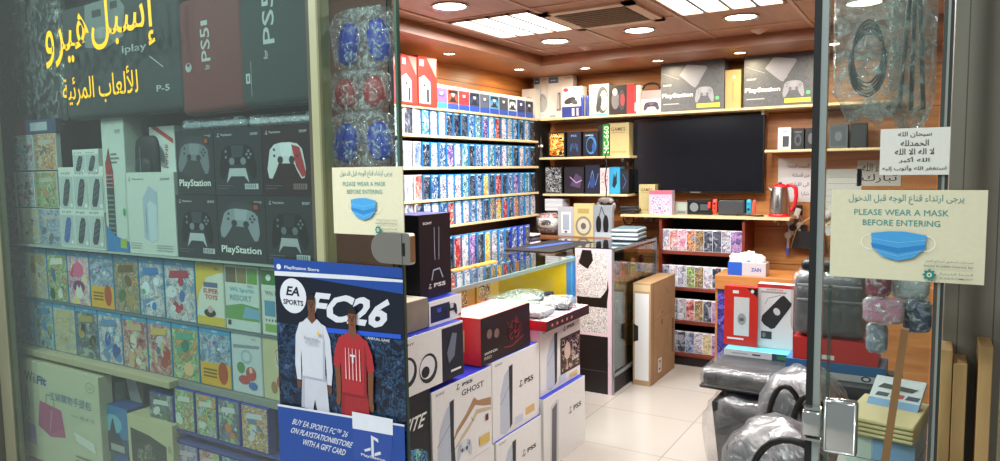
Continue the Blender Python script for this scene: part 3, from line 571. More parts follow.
# ---------- third shelf ----------
Z3=1.333
G='boxes on the third back shelf'
bk('grey and black patterned box, leftmost on the third back shelf',(545,562,166,193),Z3,lambda p:p.rect(.04,.04,.96,.96,cover('ash',['#14161a','#70767e','#0a0b0e','#b0b6bc','#2a2e34'],26)),body=K,Y=5.48,group=G)
bk('wide black box with violet console picture on third back shelf',(564,584,166,193),Z3,lambda p:(p.rect(.03,.03,.97,.97,M('#171322')),p.poly([(.3,.3),(.8,.2),(.9,.6),(.6,.75)],M('#4a3c60')),p.line([(.3,.62),(.62,.4),(.9,.5)],.006,M('#c8a8d8'))),body=K,Y=5.48,group=G)
bk('dark box with pale blue lines, middle of the third back shelf',(585,600,164,193),Z3,lambda p:(p.rect(.03,.03,.97,.97,M('#0a1430')),p.line([(.2,.2),(.5,.8),(.7,.3),(.9,.7)],.004,M('#6a9ad8')),p.ell(.5,.4,.2,.2,M('#24407c'))),body=K,Y=5.48,group=G)
bk('pale pink and white box left of the bright blue box',(600,609,166,192),Z3,lambda p:(p.rect(.1,.1,.9,.9,cover('pinkish',['#d8b8c0','#f0e4e4','#a88890','#e8d0d4','#c0a0b0'],24))),body=M('#e0ccd0'),Y=5.48,group=G)
bk('bright blue box with a black flame figure, third back shelf',(609,620,165,192),Z3,lambda p:(p.rect(.04,.04,.96,.96,M('#2f9fd0')),p.poly([(.3,.3),(.45,.8),(.55,.6),(.7,.86),(.72,.4),(.5,.2)],M('#101820'))),body=M('#2a8fc0'),Y=5.48,group=G)
bk('black and navy box at the right end of third back shelf',(620,629,168,193),Z3,lambda p:(p.rect(.1,.1,.9,.9,M('#141824')),p.line([(.3,.2),(.7,.5),(.3,.8)],.004,M('#4a6ab8'))),body=K,Y=5.49,group=G)
# hanging controller
P0=at(606,204,Y=5.36); t=thing('game_controller','translucent grey controller hanging by its cable from the shelf edge','controller',P0)
gp=M('#74706e',.3); m=MB(); m.ell((0,0,.02),.05,.014,.022,gp,16,e=.8); m.ell((-.048,0,-.012),.017,.014,.036,gp,12,T=Matrix.Rotation(-.25,4,'Y')); m.ell((.048,0,-.012),.017,.014,.036,gp,12,T=Matrix.Rotation(.25,4,'Y')); m.build('controller_body',t)
m=MB(); [m.cyl((x,-.012,z),(x,-.022,z),.007,K) for x,z in ((-.02,.005),(.02,.005))]; m.build('thumbstick',t)
m=MB(); [m.cyl((.038+dx,-.012,.022+dz),(.038+dx,-.017,.022+dz),.003,M('#c8c4c0')) for dx,dz in ((.007,0),(-.007,0),(0,.007),(0,-.007))]; m.build('button',t)
t.scale=(1.4,1.2,1.3); m=MB(); m.tube([(0,.0,.04),(.004,-.002,.09),(-.006,0,.16),(.005,.0,.24),(-.004,0,.30),(.0,.02,.33)],.004,K); m.tube([(-.006,.002,.0),(-.008,.004,-.06),(.006,0,-.12),(.0,0,-.2),(.01,0,-.26)],.004,K); m.build('cable',t)
# ---------- below the third shelf: table behind the counter ----------
tag(MB().box(-3.12,-2.13,5.12,YW-.002,.975,.995,wood('dark_table_top','#6a4226','#7d5232')).box(-3.12,-2.13,5.2,YW-.002,0,.975,wallwood).build('side_table'),'low wooden ledge in the corner behind the counter','ledge')
G='white game cases lying in the corner'
p_=at(549,206,Y=5.5)
zb=.996
tag(MB().box(-2.86,-2.72,5.46,5.6,zb,zb+.19,M('#4a3026',.6),.004).build('storage_block'),'dark brown block carrying white cases in the corner','block')
for i in range(5):
    tag(MB().box(-2.87,-2.70,5.45,5.6,zb+.191+i*.0205,zb+.2095+i*.0205,[M('#dfe4ea',.3),M('#cfd6e0',.3)][i%2],.002).build('game_case'),'white case lying flat in the corner pile, %s from bottom'%ORD[i],'game case',G)
t=thing('vr_headset','small red and white headset in a clear bag in the corner','headset',(-2.77,5.33,zb))
MB().ell((0,0,.10),.095,.06,.055,W,18,e=.7).build('headset_body',t); MB().ell((.0,-.05,.10),.05,.018,.025,M('#22242c',.2),14,e=.7).build('visor',t); MB().ell((0,0,.145),.09,.05,.02,M('#b8424e'),14,e=.7).build('red_strap',t); MB().box(-.09,.09,-.05,.05,0,.05,M('#3a1c1c'),.01).build('stand',t)
MB().ell((0,0,.09),.11,.075,.09,wrapmat('clear_poly',.35),16,e=.7,nz=.15,seed=4).build('plastic_bag',t)
bk('clear hanging pack holding a white phone shaped case',(558,574,212,241),.996,lambda p:(p.rect(0,0,1,1,M('#a8b0b8')),p.rect(.22,.1,.8,.82,W),p.rect(.3,.2,.72,.74,M('#9aa8bc')),p.ell(.5,.14,.1,.04,M('#6a5a60'))),body=M('#b0b8c0',.3),Y=5.25,d=.03,group='packs leaning in the corner')
bk('gold carton printed with silver gear, leaning in the corner',(574,593,210,243),.996,lambda p:(p.rect(0,0,1,1,M('#c8b880')),p.ell(.5,.32,.42,.3,M('#7a7a70')),p.ell(.5,.32,.32,.23,M('#c0bca8')),p.ell(.5,.32,.14,.1,M('#5a5a54')),p.rect(.2,.7,.8,.85,M('#a8945a'))),body=M('#c0b078'),Y=5.24,d=.04,group='packs leaning in the corner')
t=bk('clear pack holding black earphones, right of the gear carton',(593,612,211,243),.996,lambda p:(p.rect(0,0,1,1,M('#8a929a')),p.ell(.3,.4,.14,.28,K),p.ell(.68,.4,.15,.3,K),p.line([(.3,.6),(.45,.95),(.66,.62)],.006,K),p.rect(.1,.0,.95,.16,M('#a8b4c0'))),body=M('#98a0a8',.3),Y=5.24,d=.04,group='packs leaning in the corner')
# mouse mat on counter corner
t=thing('mouse_mat','black mouse mat with a blue stroke lying on the counter end','mat',(-2.50,4.55,.9965))
tag(MB().box(-2.52,-2.115,4.015,5.1,.955,.995,cglass).box(-2.515,-2.12,4.02,5.1,0,.95,wood('counter_base_wood','#9a6a3c','#b98850',(1,1,8))).build('corner_counter'),'corner counter section with glass top at the room corner','counter')
m=MB(); m.box(.0,.37,-.40,.30,0,.006,M('#16181e',.7),.002); m.build('mat_body',t); m=MB(); m.add([(.08,-.26,.0066),(.15,-.28,.0066),(.24,.2,.0066),(.17,.2,.0066)],[(0,1,2,3)],M('#2f52b8')); m.build('blue_stripe',t)
# ================= TELEVISION WALL =================
t=thing('television','large black flat television mounted on the wood wall','television',(-1.607,5.62,1.34))
MB().box(-.515,.515,-.025,.03,.0,.60,M('#08080a',.3),.004).build('tv_case',t)
m,nt,b=newmat('dark_screen'); b.inputs['Base Color'].default_value=(.006,.007,.011,1); b.inputs['Roughness'].default_value=.16
MB().box(-.503,.503,-.0265,-.025,.014,.588,m).build('screen',t)
MB().box(-.04,.04,-.029,-.026,.003,.009,M('#9a9ca0',.3,.6)).build('logo_plate',t)
MB().box(-.1,.1,.031,.09,.2,.4,M('#222428')).build('wall_mount',t)
ZV=1.176
for i in range(3): tag(MB().box(-.07,.07,-.06,.06,0,.02,M('#16161a',.5),.004).build('flat_case',None,(-2.12+.02*(i%2)+.01,5.47,ZV+i*.0208),.1*i),'thin black case at the left end of television shelf, %s from bottom'%ORD[i],'case','pile of thin black cases')
bk('matte gold box standing under the left edge of the television',(639,655,184,213),ZV,art_gold,body=M('#ada070'),Y=5.52)
def art_px(p): p.rect(0,0,1,1,M('#b8a8c0',.25)); p.rect(.08,.06,.92,.74,cover('pixels',['#a84868','#d8d0e0','#6a5a90','#f0e8f0','#8a90b8'],44)); p.rect(0,.84,1,1,M('#c85a70'))
bk('clear case with pinkish mottled contents before the gold box',(649,672,190,214),ZV,art_px,body=M('#b0a4b8',.2),Y=5.42,d=.07)
t=bk('small grey digital device on the television shelf',(675,688,201,213),ZV,lambda p:(p.rect(.1,.35,.9,.9,M('#9aa89a',.3)),p.rect(.2,.1,.8,.24,M('#5a6068'))),body=M('#8c9298',.4),Y=5.5,d=.05,name='digital_device',cat='device')
t=bk('black clock radio beside the small grey device',(687,711,198,213),ZV,lambda p:(p.rect(.06,.15,.94,.85,M('#1c2024',.2)),p.ell(.3,.5,.18,.3,M('#6a747c')),p.rect(.55,.3,.9,.7,M('#3a424a'))),body=K,Y=5.5,d=.06,name='clock_radio',cat='clock')
t=thing('handheld_console','handheld console in grey dock with red and blue controllers','console',((at(712,205,Y=5.5).x+at(752,205,Y=5.5).x)/2,5.5,ZV)); wd=at(752,205,Y=5.5).x-at(712,205,Y=5.5).x
MB().box(-wd/2+.05,wd/2-.05,-.02,.03,.0,.115,M('#33363b',.45),.008).build('dock',t); MB().box(-wd/2+.04,wd/2-.04,-.0,.012,.02,.122,M('#101114',.2),.003).build('console_screen',t)
for s,c,mc in ((-1,'left','#e0483a'),(1,'right','#20a0cc')):
    xs=s*(wd/2-.022); m=MB(); m.box(xs-.018,xs+.018,-.012,.018,.016,.122,M(mc,.4),.012,seg=2); m.build('side_controller',t); m=MB(); m.cyl((xs,-.012,.09 if s<0 else .05),(xs,-.022,.09 if s<0 else .05),.008,K); [m.cyl((xs+a,-.012,(.055 if s<0 else .09)+b_),(xs+a,-.016,(.055 if s<0 else .09)+b_),.003,K) for a,b_ in ((.007,0),(-.007,0),(0,.007),(0,-.007))]; m.build('thumbstick',t)
x_=wd/2+.008; MB().box(x_,x_+.02,-.012,.018,.012,.12,M('#e04a58',.4),.008,seg=2).build('side_controller',t); x_=-wd/2-.022; MB().box(x_-.008,x_+.012,-.012,.018,.05,.1,M('#e0483a',.4),.006).build('side_grip',t)
m=MB(); m.tube([(-1.26,5.46,ZV+.006),(-1.2,5.43,ZV+.012),(-1.15,5.45,ZV+.006),(-1.1,5.42,ZV+.006),(-1.06,5.44,ZV+.006)],.006,K); tag(m.build('power_cable'),'short black cable curled between console dock and red kettle','cable')
# kettle
kc=at(779,215,Y=5.48); t=thing('electric_kettle','steel electric kettle with red handle and red base','kettle',(kc.x,5.5,ZV))
steel=M('#b8b4b0',.22,.95); rp=M('#c4182a',.3)
MB().ring([(.075,0),(.078,.006),(.076,.02),(.06,.024)],rp,24).build('base',t)
MB().ring([(.07,.026),(.072,.05),(.068,.12),(.06,.18),(.052,.215)],steel,24,cap=False).build('jug_body',t)
m=MB().ring([(.053,.212),(.05,.222),(.03,.236),(.012,.24)],rp,24); m.ell((0,0,.243),.014,.014,.008,K,10); m.build('lid',t)
m=MB(); m.tube([(.045,0,.225),(.08,0,.23),(.108,0,.205),(.112,0,.15),(.104,0,.09),(.08,0,.045),(.066,0,.04)],[.013,.014,.015,.014,.013,.012,.012],rp,10); m.build('handle',t)
m=MB(); m.ring([(.02,0),(.008,.03)],steel,10,T=Matrix.Translation((-.055,0,.19))@Matrix.Rotation(-.8,4,'Y')); m.build('spout',t)
MB().box(-.004,.004,-.072,-.069,.07,.16,M('#3a4048',.2)).build('water_gauge',t)
# right hand small shelf
ZR=1.661; G='boxes on the small shelf right of the television'
bk('white boxed phone on the small shelf right of the television',(778,791,127,149),ZR,lambda p:(p.rect(.35,.12,.85,.62,M('#2c3440')),p.rect(.35,.8,.7,.86,M('#8a9098'))),Y=5.5,group=G)
bk('black boxed gadget with camera lenses beside the white phone box',(792,804,128,149),ZR,lambda p:(p.ell(.5,.45,.3,.3,M('#3c4452')),p.ell(.5,.45,.16,.16,K),p.rect(.2,.8,.8,.85,M('#6a7280'))),body=K,Y=5.5,group=G)
bk('black box with a pale edge next to the doorway glass',(805,817,128,149),ZR,lambda p:(p.ell(.5,.5,.26,.26,M('#50545e')),p.rect(.86,.0,1,1,M('#b8bcc0'))),body=K,Y=5.5,group=G)
bk('dark slate box seen through the right glass, left one',(829,848,122,146),ZR,lambda p:(p.rect(.1,.1,.9,.9,M('#3c424c')),p.ell(.5,.5,.2,.2,M('#5a626e'))),body=M('#4a505a'),Y=5.5,group=G)
bk('black box seen through the right glass, right one',(850,867,122,147),ZR,lambda p:p.rect(.1,.1,.9,.9,M('#181a20')),body=K,Y=5.5,group=G)
# paper notices on the wall
def paper(label,px,lines,col='#c9c8c6',Y=5.716,big=False,ink='#4a4a55'):
    X0,X1,Z0,Z1=spanY(*px,Y); t=thing('paper_notice',label,'notice',(X0,Y,Z0)); 
    MB().box(0,X1-X0,-.001,0,0,Z1-Z0,M(col,.7)).build('sheet',t); p=Print(X1-X0,Z1-Z0); n=len(lines)
    for i,s in enumerate(lines):
        v=.92-(i+.5)*(.84/max(n,1)); hh=.22/n if not big else .34/n
        if s is None: p.rect(.1,v,.9,v+.006,M('#8a8a90')); continue
        l=min(.84,len(s)*.055) if not big else .8
        p.text(arab(s),.92-l,v-hh,.92,v+hh,M(ink,.7),.01)
    p.build(t,0,-.001,0,'handwriting' if not big else 'lettering'); return t
paper('white paper with handwritten lines beside the kettle',(778,812,158,202),['السبت الجمعة','من الساعة','الى الليل','شكرا'],ink='#3c3c6a')
paper('pale ruled paper seen through the right glass',(823,861,169,236),[None]*9)
paper('sheet with large black script seen through the right glass',(857,901,160,186),['ما شاء الله','تبارك'],col='#b8b4b0',big=True,ink='#1a1a1a')
# socket, keys and pouch
kp=at(798,212,Y=5.7); t=thing('key_bunch','bunch of keys and dark tags hanging from a wall hook','keys',(kp.x,5.68,kp.z)); 
MB().cyl((0,.035,.02),(0,-.01,.02),.006,K,8).box(-.03,.03,.02,.036,-.02,.05,M('#22242a')).build('hook',t)
MB().box(-.02,.02,-.012,.0,-.05,.03,W,.004,T=Matrix.Rotation(.3,4,'Y')).build('white_tag',t)
kr=M('#b4aca4',.35,.6)
for i,(a,b_,l) in enumerate([(-.05,-.06,.14),(-.03,-.1,.1),(-.06,-.16,.16),(.02,-.08,.15),(.05,-.1,.12)]):
    m=MB(); m.tube([(a*.3,-.01,-.02),(a*.7,-.014,b_*.6),(a,-.014,b_)],.003,kr,6); m.cyl((a,-.02,b_-.015),(a,-.012,b_-.015),.026,[kr,K,kr,M('#a8a4a0',.3),K][i],12); m.box(a-.009,a+.009,-.018,-.013,b_-l*.7,b_-.02,kr); m.build('key',t)
MB().box(-.075,-.05,-.016,-.008,-.32,-.22,M('#4a4aa0'),.003).build('purple_tag',t)
t=thing('pouch','small black pouch with a tan strap hanging on the wood wall','pouch',(-.80,5.66,.93)); MB().prism([(-.1,0),(.14,0),(.13,.12),(-.06,.13)],-.02,.02,M('#141416',.6)).build('pouch_body',t); MB().tube([(-.1,-.022,.0),(-.07,-.022,.13),(-.02,0,.2),(.05,.0,.25)],.004,M('#c8a878'),6).build('strap',t)
t=thing('socket','cream wall socket with a white plug and hanging lead','socket',(-.62,5.715,1.18)); MB().box(-.045,.045,-.012,0,-.07,.07,M('#d8d0c0'),.004).build('face_plate',t); MB().ell((-.06,-.03,0),.05,.03,.035,M('#d0d4d8'),14).build('plug',t); MB().tube([(-.03,-.03,-.04),(-.0,-.03,-.15),(-.04,-.03,-.25)],.004,M('#c8b080'),6).build('lead',t)
t=thing('cable_hank','dark coiled cable hanging left of the television shelf','cable',(-2.19,5.67,1.135)); m=MB(); [m.tube([(.045*math.cos(a)+.003*k,-.01*k,.05*math.sin(a)-.02) for a in [2*PI*i/14 for i in range(15)]],.005,K,6) for k in range(3)]; m.build('coil',t); MB().cyl((0,.045,.03),(0,-.03,.03),.004,kr,8).build('nail',t)

# ================= RED RACK =================
t=thing('game_rack','reddish brown wooden rack of game cases under the television','rack',(-1.505,5.55,0))
xa,xb=-.325,.325; ya,yb=-.16,.165
m=MB(); m.box(xa,xa+.02,ya,yb,0,1.14,redwood); m.build('side_panel',t); m=MB(); m.box(xb-.02,xb,ya,yb,0,1.14,redwood); m.build('side_panel',t)
MB().box(xa+.02,xb-.02,yb-.01,yb,0,1.14,M('#1a1414',.7)).build('back_panel',t)
for z in (.895,.613,.352,.095): MB().box(xa+.02,xb-.02,ya,yb-.01,z-.022,z,redwood).build('shelf',t)
MB().box(xa+.02,xb-.02,ya+.02,yb-.01,0,.07,M('#1c1210')).build('plinth',t)
RR=[('wraonkkspwgyyppb',.896),('bwsgnwkgbyspkwbs',.614),('tswrnkpbskgwbpsk',.353),('wskbwcpsngkawbks',.096)]
for ri,(codes,z) in enumerate(RR):
    n=9
    for i in range(n):
        c=codes[i]; x=-1.505+xa+.058+i*.0665
        o=bpy.data.objects.new('game_case',wallcase(c,'w',.106)); COL.objects.link(o); o.location=(x,5.435+.002*(i%2),z); o.rotation_euler=(0,0,.23)
        tag(o,'%s covered white case, %s from left on rack shelf %s'%(PAL[c][0],ORD[i],['one, topmost','two','three','four, lowest'][ri]),'game case','white cases on %s shelf of the red rack'%ORD[ri])
# ================= MANGA CABINET AND CARTON =================
t=thing('glass_cabinet','tall glass cabinet whose end is papered with black and white comic pages','cabinet',(-1.97,4.9,0))
man=cover('comic_pages',['#e4e2e0','#2c2a2c','#d8d4d4','#e8e6e6','#6a6668','#f0eeee'],34,.6,2.5)
pk=M('#d8c0cc',.5)
xa,xb,ya,yb=-.135,.145,-.46,.42
m=MB(); m.box(xa,xb-.01,ya,ya+.02,0,1.0,M('#b9a8b0')); m.build('end_panel',t)
p=Print(xb-xa-.01,1.0); p.rect(0,0,1,1,pk); p.rect(.05,.42,.88,.97,man); p.poly([(.1,.90),(.2,.99),(.45,.99),(.5,.92),(.35,.86),(.2,.88)],K); p.poly([(.86,.60),(.92,.72),(.9,.8),(.84,.66)],K); p.rect(.05,.60,.88,.665,K); p.poly([(.7,.665),(.88,.665),(.88,.73),(.8,.7)],K); p.rect(.03,.0,.9,.40,M('#141418',.4)); p.rect(.03,.155,.9,.158,M('#5a5c62')); p.build(t,xa,ya,0,'comic_pages')
MB().box(xa,xa+.01,ya+.02,yb,0,1.0,M('#3a3438')).build('back_panel',t)
MB().box(xb-.008,xb,ya+.02,yb,.16,.97,cglass).build('glass_side',t)
MB().box(xa,xb,ya,yb,1.0,1.008,cglass).build('glass_top',t); MB().box(xa+.01,xb-.01,ya+.02,yb,0,.12,M('#1c1a1c')).build('plinth',t)
m=MB(); [m.box(xb-.016,xb+.002,y,y+.016,0,1.0,M('#9a9ea4',.3,.6)) for y in (ya+.001,yb-.016)]; m.box(xb-.016,xb+.002,ya,yb,.12,.14,M('#9a9ea4',.3,.6)); m.box(xb-.014,xb+.002,ya,yb,.985,1.0,M('#9a9ea4',.3,.6)); m.build('metal_frame',t)
for z in (.45,.72): MB().box(xa+.01,xb-.012,ya+.02,yb,z,z+.006,cglass).build('glass_shelf',t)
G='small things inside the glass cabinet'
for i,(y,z,c,nm) in enumerate([(4.62,.727,'#c84a20','orange red'),(4.78,.727,'#b83a28','brick red'),(4.98,.727,'#c05a2a','rust orange'),(5.16,.727,'#8a2018','dark red'),(4.7,.457,'#5a626c','steel grey'),(5.0,.457,'#2c323a','charcoal')]):
    m=MB(); m.ell((0,0,.05),.03,.03,.045,M(c,.4),12,nz=.5,seed=i); m.ell((0,0,.12),.022,.022,.035,M(c,.4),10,nz=.5,seed=i+9); m.box(-.02,.02,-.02,.02,0,.012,K)
    tag(m.build('figurine',None,(-1.89,y,z)),'%s little figurine inside the glass cabinet, %s one'%(nm,['first','second','third','fourth','lower near','lower far'][i]),'figurine',G)
# white trays on the cabinet
for i in range(3):
    m=MB(); m.box(-.10,.10,-.14,.14,0,.026,M(['#a8bcc8','#c4d2da','#a0b4c0'][i],.3),.012,seg=2); m.box(-.085,.085,-.125,.125,.0265,.03,M('#5f7684')); [m.box(.1005,.102,-.12+k*.03,-.105+k*.03,.008,.02,M('#4c5e6a')) for k in range(8)]
    tag(m.build('plastic_tray',None,(-1.95,5.06,1.0085+i*.031),.1),'pale blue white plastic tray on the glass cabinet, %s from bottom'%ORD[i],'tray','stacked plastic trays')
# big cardboard carton with styrofoam
card=wood('brown_cardboard','#8c6f50','#9c7d5a',(2,2,2),.75)
t=thing('cardboard_carton','tall flat brown carton standing on the floor with white foam in its open end','carton',(-1.735,5.03,0))
MB().box(-.065,.065,-.28,.27,0,.735,card,.003).build('carton_body',t)
p=Print(.13,.735); p.rect(.0,0,1,1,M('#a88a66',.7)); p.rect(.1,.05,.9,.9,M('#d8d8d8',.7)); p.rect(.05,.92,.95,.985,M('#c8b088',.7)); p.poly([(.02,.42),(.3,.44),(.3,.58),(.02,.6)],M('#1c1a18')); p.build(t,-.065,-.28,0,'foam_end')
p=Print(.55,.735); kk=M('#5c452e',.8)
p.rect(.1,.0,.11,1,kk); p.line([(.1,.62),(.9,.64)],.002,kk); p.rect(.42,.55,.46,.60,M('#2c2018')); p.rect(.44,.66,.47,.68,M('#2c2018')); [p.rect(.86,.2+i*.03,.93,.215+i*.03,M('#3a2a1c')) for i in range(12)]; p.rect(.28,.08,.42,.22,M('#d8d4cc')); p.rect(.31,.1,.39,.2,M('#4c4640')); p.rect(.33,.12,.37,.18,M('#d8d4cc')); p.line([(.45,.95),(.75,.82),(.9,.9)],.002,kk)
o=p.build(t,.065,-.28,0,'printed_side'); o.rotation_euler.z=PI/2
# ================= DESK =================
dw=wood('desk_wood','#9a5f30','#b87a42',(1,1,9),.4)
t=thing('desk','wooden cashier desk with a purple starry poster on its front','desk',(-.62,5.16,0))
MB().box(-.66,.66,-.21,.20,.70,.80,dw,.003).box(-.66,-.625,-.19,.2,0,.7,dw).build('desk_top',t)
MB().box(-.62,.66,-.19,-.17,.0,.70,dw).box(.62,.66,-.17,.2,0,.7,dw).build('front_board',t)
pp=cover('purple_stars',['#241c5a','#3a2f86','#1a1648','#5a4fb0','#2c2870','#3f3590'],7,.4,1.8)
p=Print(.72,.62); p.rect(0,0,1,1,pp); random.seed(3)
for i in range(60): a,b_=random.random(),random.random(); p.ell(a,b_,.002+.002*random.random(),.005,M('#c0b8e8'),6)
p.poly([(0,.0),(.3,.0),(.2,.08),(0,.12)],M('#4aa0b8')); p.build(t,-.645,-.1915,.10,'poster')
t=thing('tissue_box','blue and grey tissue box on the desk with tissue pulled up','tissue box',(-1.075,5.04,.801))
MB().box(-.125,.125,-.06,.06,0,.09,M('#b8b4b8',.4),.003).build('box_body',t)
p=Print(.25,.09); p.rect(0,0,.38,1,M('#1c50b0')); p.rect(.38,.0,1,1,M('#b8b0b4')); p.text('ZAIN',.62,.35,.88,.62,M('#2c3a8a'),.03); p.build(t,-.125,-.06,0)
m=MB(); random.seed(5)
for k in range(4): m.ell((-.01+.05*(k-1.5),.01*(k%2),.10+.012*(k%3)),.045,.035,.04,M('#f2f2f2',.8),12,nz=.6,seed=k)
m.build('tissue',t)
# ================= RIGHT FOREGROUND PILE =================
wrp=wrapmat('cling_wrap',.22,'#85898e',.22,16,.7); dkp=M('#1c1e22',.5); 
t=thing('storage_bin','dark plastic bin in a loose clear bag standing on the floor','bin',(-.72,3.62,0))
MB().ring([(.15,0),(.185,.38),(.19,.40),(.18,.40),(.15,.05)],M('#202226',.5),4,T=Matrix.Rotation(PI/4,4,'Z'),smooth=False).ring([(.20,0),(.25,.38),(.25,.40)],M('#23252a',.5),4,T=Matrix.Rotation(PI/4,4,'Z'),smooth=False).build('bin_body',t)
MB().ell((0,0,.23),.235,.235,.21,wrapmat('loose_bag',.2,'#b0b4b4',.2,9,.8),24,e=.55,nz=.18,seed=7,ns=5).build('plastic_bag',t)
t=thing('cushioned_case','flat black padded case in crinkled clear wrap lying on the bin','case',(-.69,3.68,.452))
MB().box(-.27,.27,-.20,.20,0,.09,dkp,.035,seg=3).build('case_body',t); MB().box(-.28,.28,-.21,.21,.0,.018,K,.006).build('rim',t)
MB().box(-.285,.285,-.215,.215,-.002,.105,wrapmat('cling_wrap',.22,'#85898e',.22,16,.7),.04,seg=3).build('plastic_wrap',t)
carton('flat_box','flat white and teal box carrying the red and white boxes','box',.40,.26,.034,(-.72,3.89,.558),0,body=M('#b8d4dc',.35),top=M('#58b4c4',.3),
  art=lambda p:(p.rect(0,0,.6,1,M('#d8dfe4')),p.rect(.6,0,1,1,M('#2a4a6a')),p.rect(.66,.2,.8,.8,M('#3f8a50')),p.rect(.36,.36,.46,.6,M('#444c58')),p.rect(.1,.4,.3,.55,M('#a0a8b0'))))
def art_rs(p):
    p.rect(0,0,1,1,M('#d02a20',.35)); p.rect(.3,.17,.76,.82,M('#d4d8da')); p.ell(.54,.45,.13,.1,M('#9aa0a4')); p.rect(.47,.42,.6,.47,M('#5a6064')); p.rect(.26,.88,.44,.93,W); p.poly([(.68,.98),(1,.98),(1,.84)],K); p.ell(.85,.93,.05,.03,W); p.rect(.1,.1,.6,.13,W)
cartY('console_box','glossy red handheld console box with a pale panel, left of the white pouch box','box',(724,757,297,356),3.85,.06,z=.593,art=art_rs,body=M('#c42820',.3))
def art_po(p):
    p.rect(0,0,1,1,M('#e4e4e4')); p.rect(0,.94,1,1,M('#c83030')); p.rect(.1,.86,.8,.89,M('#b0a8a0')); p.poly([(.12,.42),(.2,.36),(.4,.3),(.5,.32),(.92,.66),(.96,.72),(.74,.84),(.66,.82),(.14,.5)],M('#26262a')); p.line([(.22,.68),(.3,.78),(.66,.84)],.002,M('#4a4a50')); p.ell(.55,.58,.09,.06,M('#d8d8da'),rot=.5); p.rect(.12,.14,.42,.26,M('#3a3e42')); p.ell(.2,.2,.05,.04,M('#7a8088')); p.text('SWITCH',.26,.9,.7,.925,M('#c83030'),.02)
cartY('accessory_box','white accessory box with a black pouch picture, right of the red box','box',(757,793,292,356),3.87,.06,z=.593,art=art_po,body=M('#dcdcdc',.4),side=(1,lambda p:p.rect(0,0,1,1,M('#c83030'))))
cartY('console_box','second red and white box standing behind the red console box','box',(734,764,289,330),3.955,.05,z=.593,art=lambda p:(p.rect(0,.55,1,1,M('#c02a2c')),p.rect(0,.7,1,.84,W)),body=M('#b82428',.3))
# black plinth carrying that box group's rear
# wrapped luggage and boxes behind the door edge
t=thing('luggage','dark trolley case in clear wrap with black handle, behind the door edge','luggage',(-.40,3.66,.742))
MB().box(-.155,.155,-.09,.09,0,.30,M('#3a3e46',.5),.045,seg=3).build('case_body',t); MB().box(-.13,.13,-.06,.07,.305,.36,K,.02,seg=2).build('handle',t)
m=MB(); [m.box(-.14,.14,-.096,-.088,z,z+.012,M('#767b82',.4),.003) for z in (.17,.24)]; m.build('zip',t)
MB().box(-.17,.17,-.105,.105,-.002,.315,wrapmat('cling_wrap',.22,'#85898e',.22,16,.7),.05,seg=3).build('plastic_wrap',t)
carton('console_box','red box with a handle lying under the wrapped trolley case','box',.36,.2,.105,(-.37,3.66,.635),0,body=M('#c02420',.3),art=lambda p:(p.rect(0,0,1,1,M('#bf2a24')),p.rect(.3,.1,.5,.3,W)))
carton('flat_box','navy and teal box with a round emblem under the red box','box',.42,.22,.075,(-.37,3.66,.559),0,body=M('#2f6a9a',.35),art=lambda p:(p.rect(0,0,1,.42,M('#c4c8cc')),p.rect(0,.42,1,1,M('#2a66a0')),p.ell(.82,.24,.05,.18,M('#1c3c6c')),p.ell(.82,.24,.03,.1,W)))
tag(MB().box(-.40,-.10,3.50,3.85,.0,.557,M('#26282e',.6),.01).build('storage_crate').data and bpy.data.objects['storage_crate'],'dark crate under the teal box behind the door lock','crate')
def softbag(label,loc,rx,ry,rz_,strap,seed,rot=0):
    t=thing('wrapped_bag',label,'bag',loc,rot,'grey bags in clear wrap on the floor')
    MB().ell((0,0,rz_),rx,ry,rz_,M('#383b42',.6),24,e=.75,nz=.08,seed=seed).build('bag_body',t)
    MB().ell((0,0,rz_),rx*1.05,ry*1.05,rz_*1.03,wrapmat('cling_thick',.4,'#8c9096',.3,12,.7),24,e=.72,nz=.12,seed=seed).build('plastic_wrap',t)
    for s in strap: MB().tube(s,.011,M('#0c0c0e',.5),8).build('strap',t)
arc=lambda cx,w,z0,h,y:[(cx+w*math.cos(a),y*(.72+.28*math.sin(a)),z0+h*math.sin(a)) for a in [PI*(1-i/14) for i in range(15)]]
softbag('rounded grey bag with black straps in front of the crate',(-.42,3.06,0),.18,.17,.355,[arc(-.045,.075,.44,.26,-.20),arc(.045,.075,.44,.24,-.21)],2)
softbag('big wrapped grey bag with one black strap nearest the camera',(-.40,2.45,0),.20,.2,.345,[arc(.06,.13,.52,.21,-.235)],5)

# ================= GLASS FRONT =================
shopglass=glassmat('shop_glass','#eef6f2',1.0,0.0); edge=M('#3f5f52',.2); seal=M('#060c0a',.7)
t=thing('fixed_glazing','fixed clear glass panel right of the doorway','glass panel',(-.08,1.3,0))
MB().box(-.0745,.082,-.005,.005,.02,2.3,shopglass).build('pane',t)
MB().box(-.097,-.0865,-.010,.002,.02,2.3,seal).build('edge_seal',t)
MB().box(-.086,-.0755,-.0085,.004,.02,2.3,M('#aab4b0',.25,.6)).build('edge_strip',t); MB().box(-.066,-.060,-.0085,-.0055,.02,1.35,glassmat('clear_rail','#c4d8cc',3,.05)).build('clear_rail',t)
lk=M('#c8cac8',.12,.9)
t=thing('door_lock','pair of chrome lock plates clamped on the right glass','lock',(0,1.3,0))
X0,X1,Z0,Z1=spanY(823,858,399,454,1.28); MB().box(X0,X1,-.028,-.0095,Z0,Z1,lk,.006,seg=3).build('lock_plate',t)
m=MB(); a,b_,c,d=X0+.004,X1-.004,Z0+.005,Z1-.005; m.tube([(a,-.029,c),(b_,-.029,c),(b_,-.029,d),(a,-.029,d),(a,-.029,c)],.0016,M('#e8ece8',.2,.6)); m.build('bevel_rim',t)
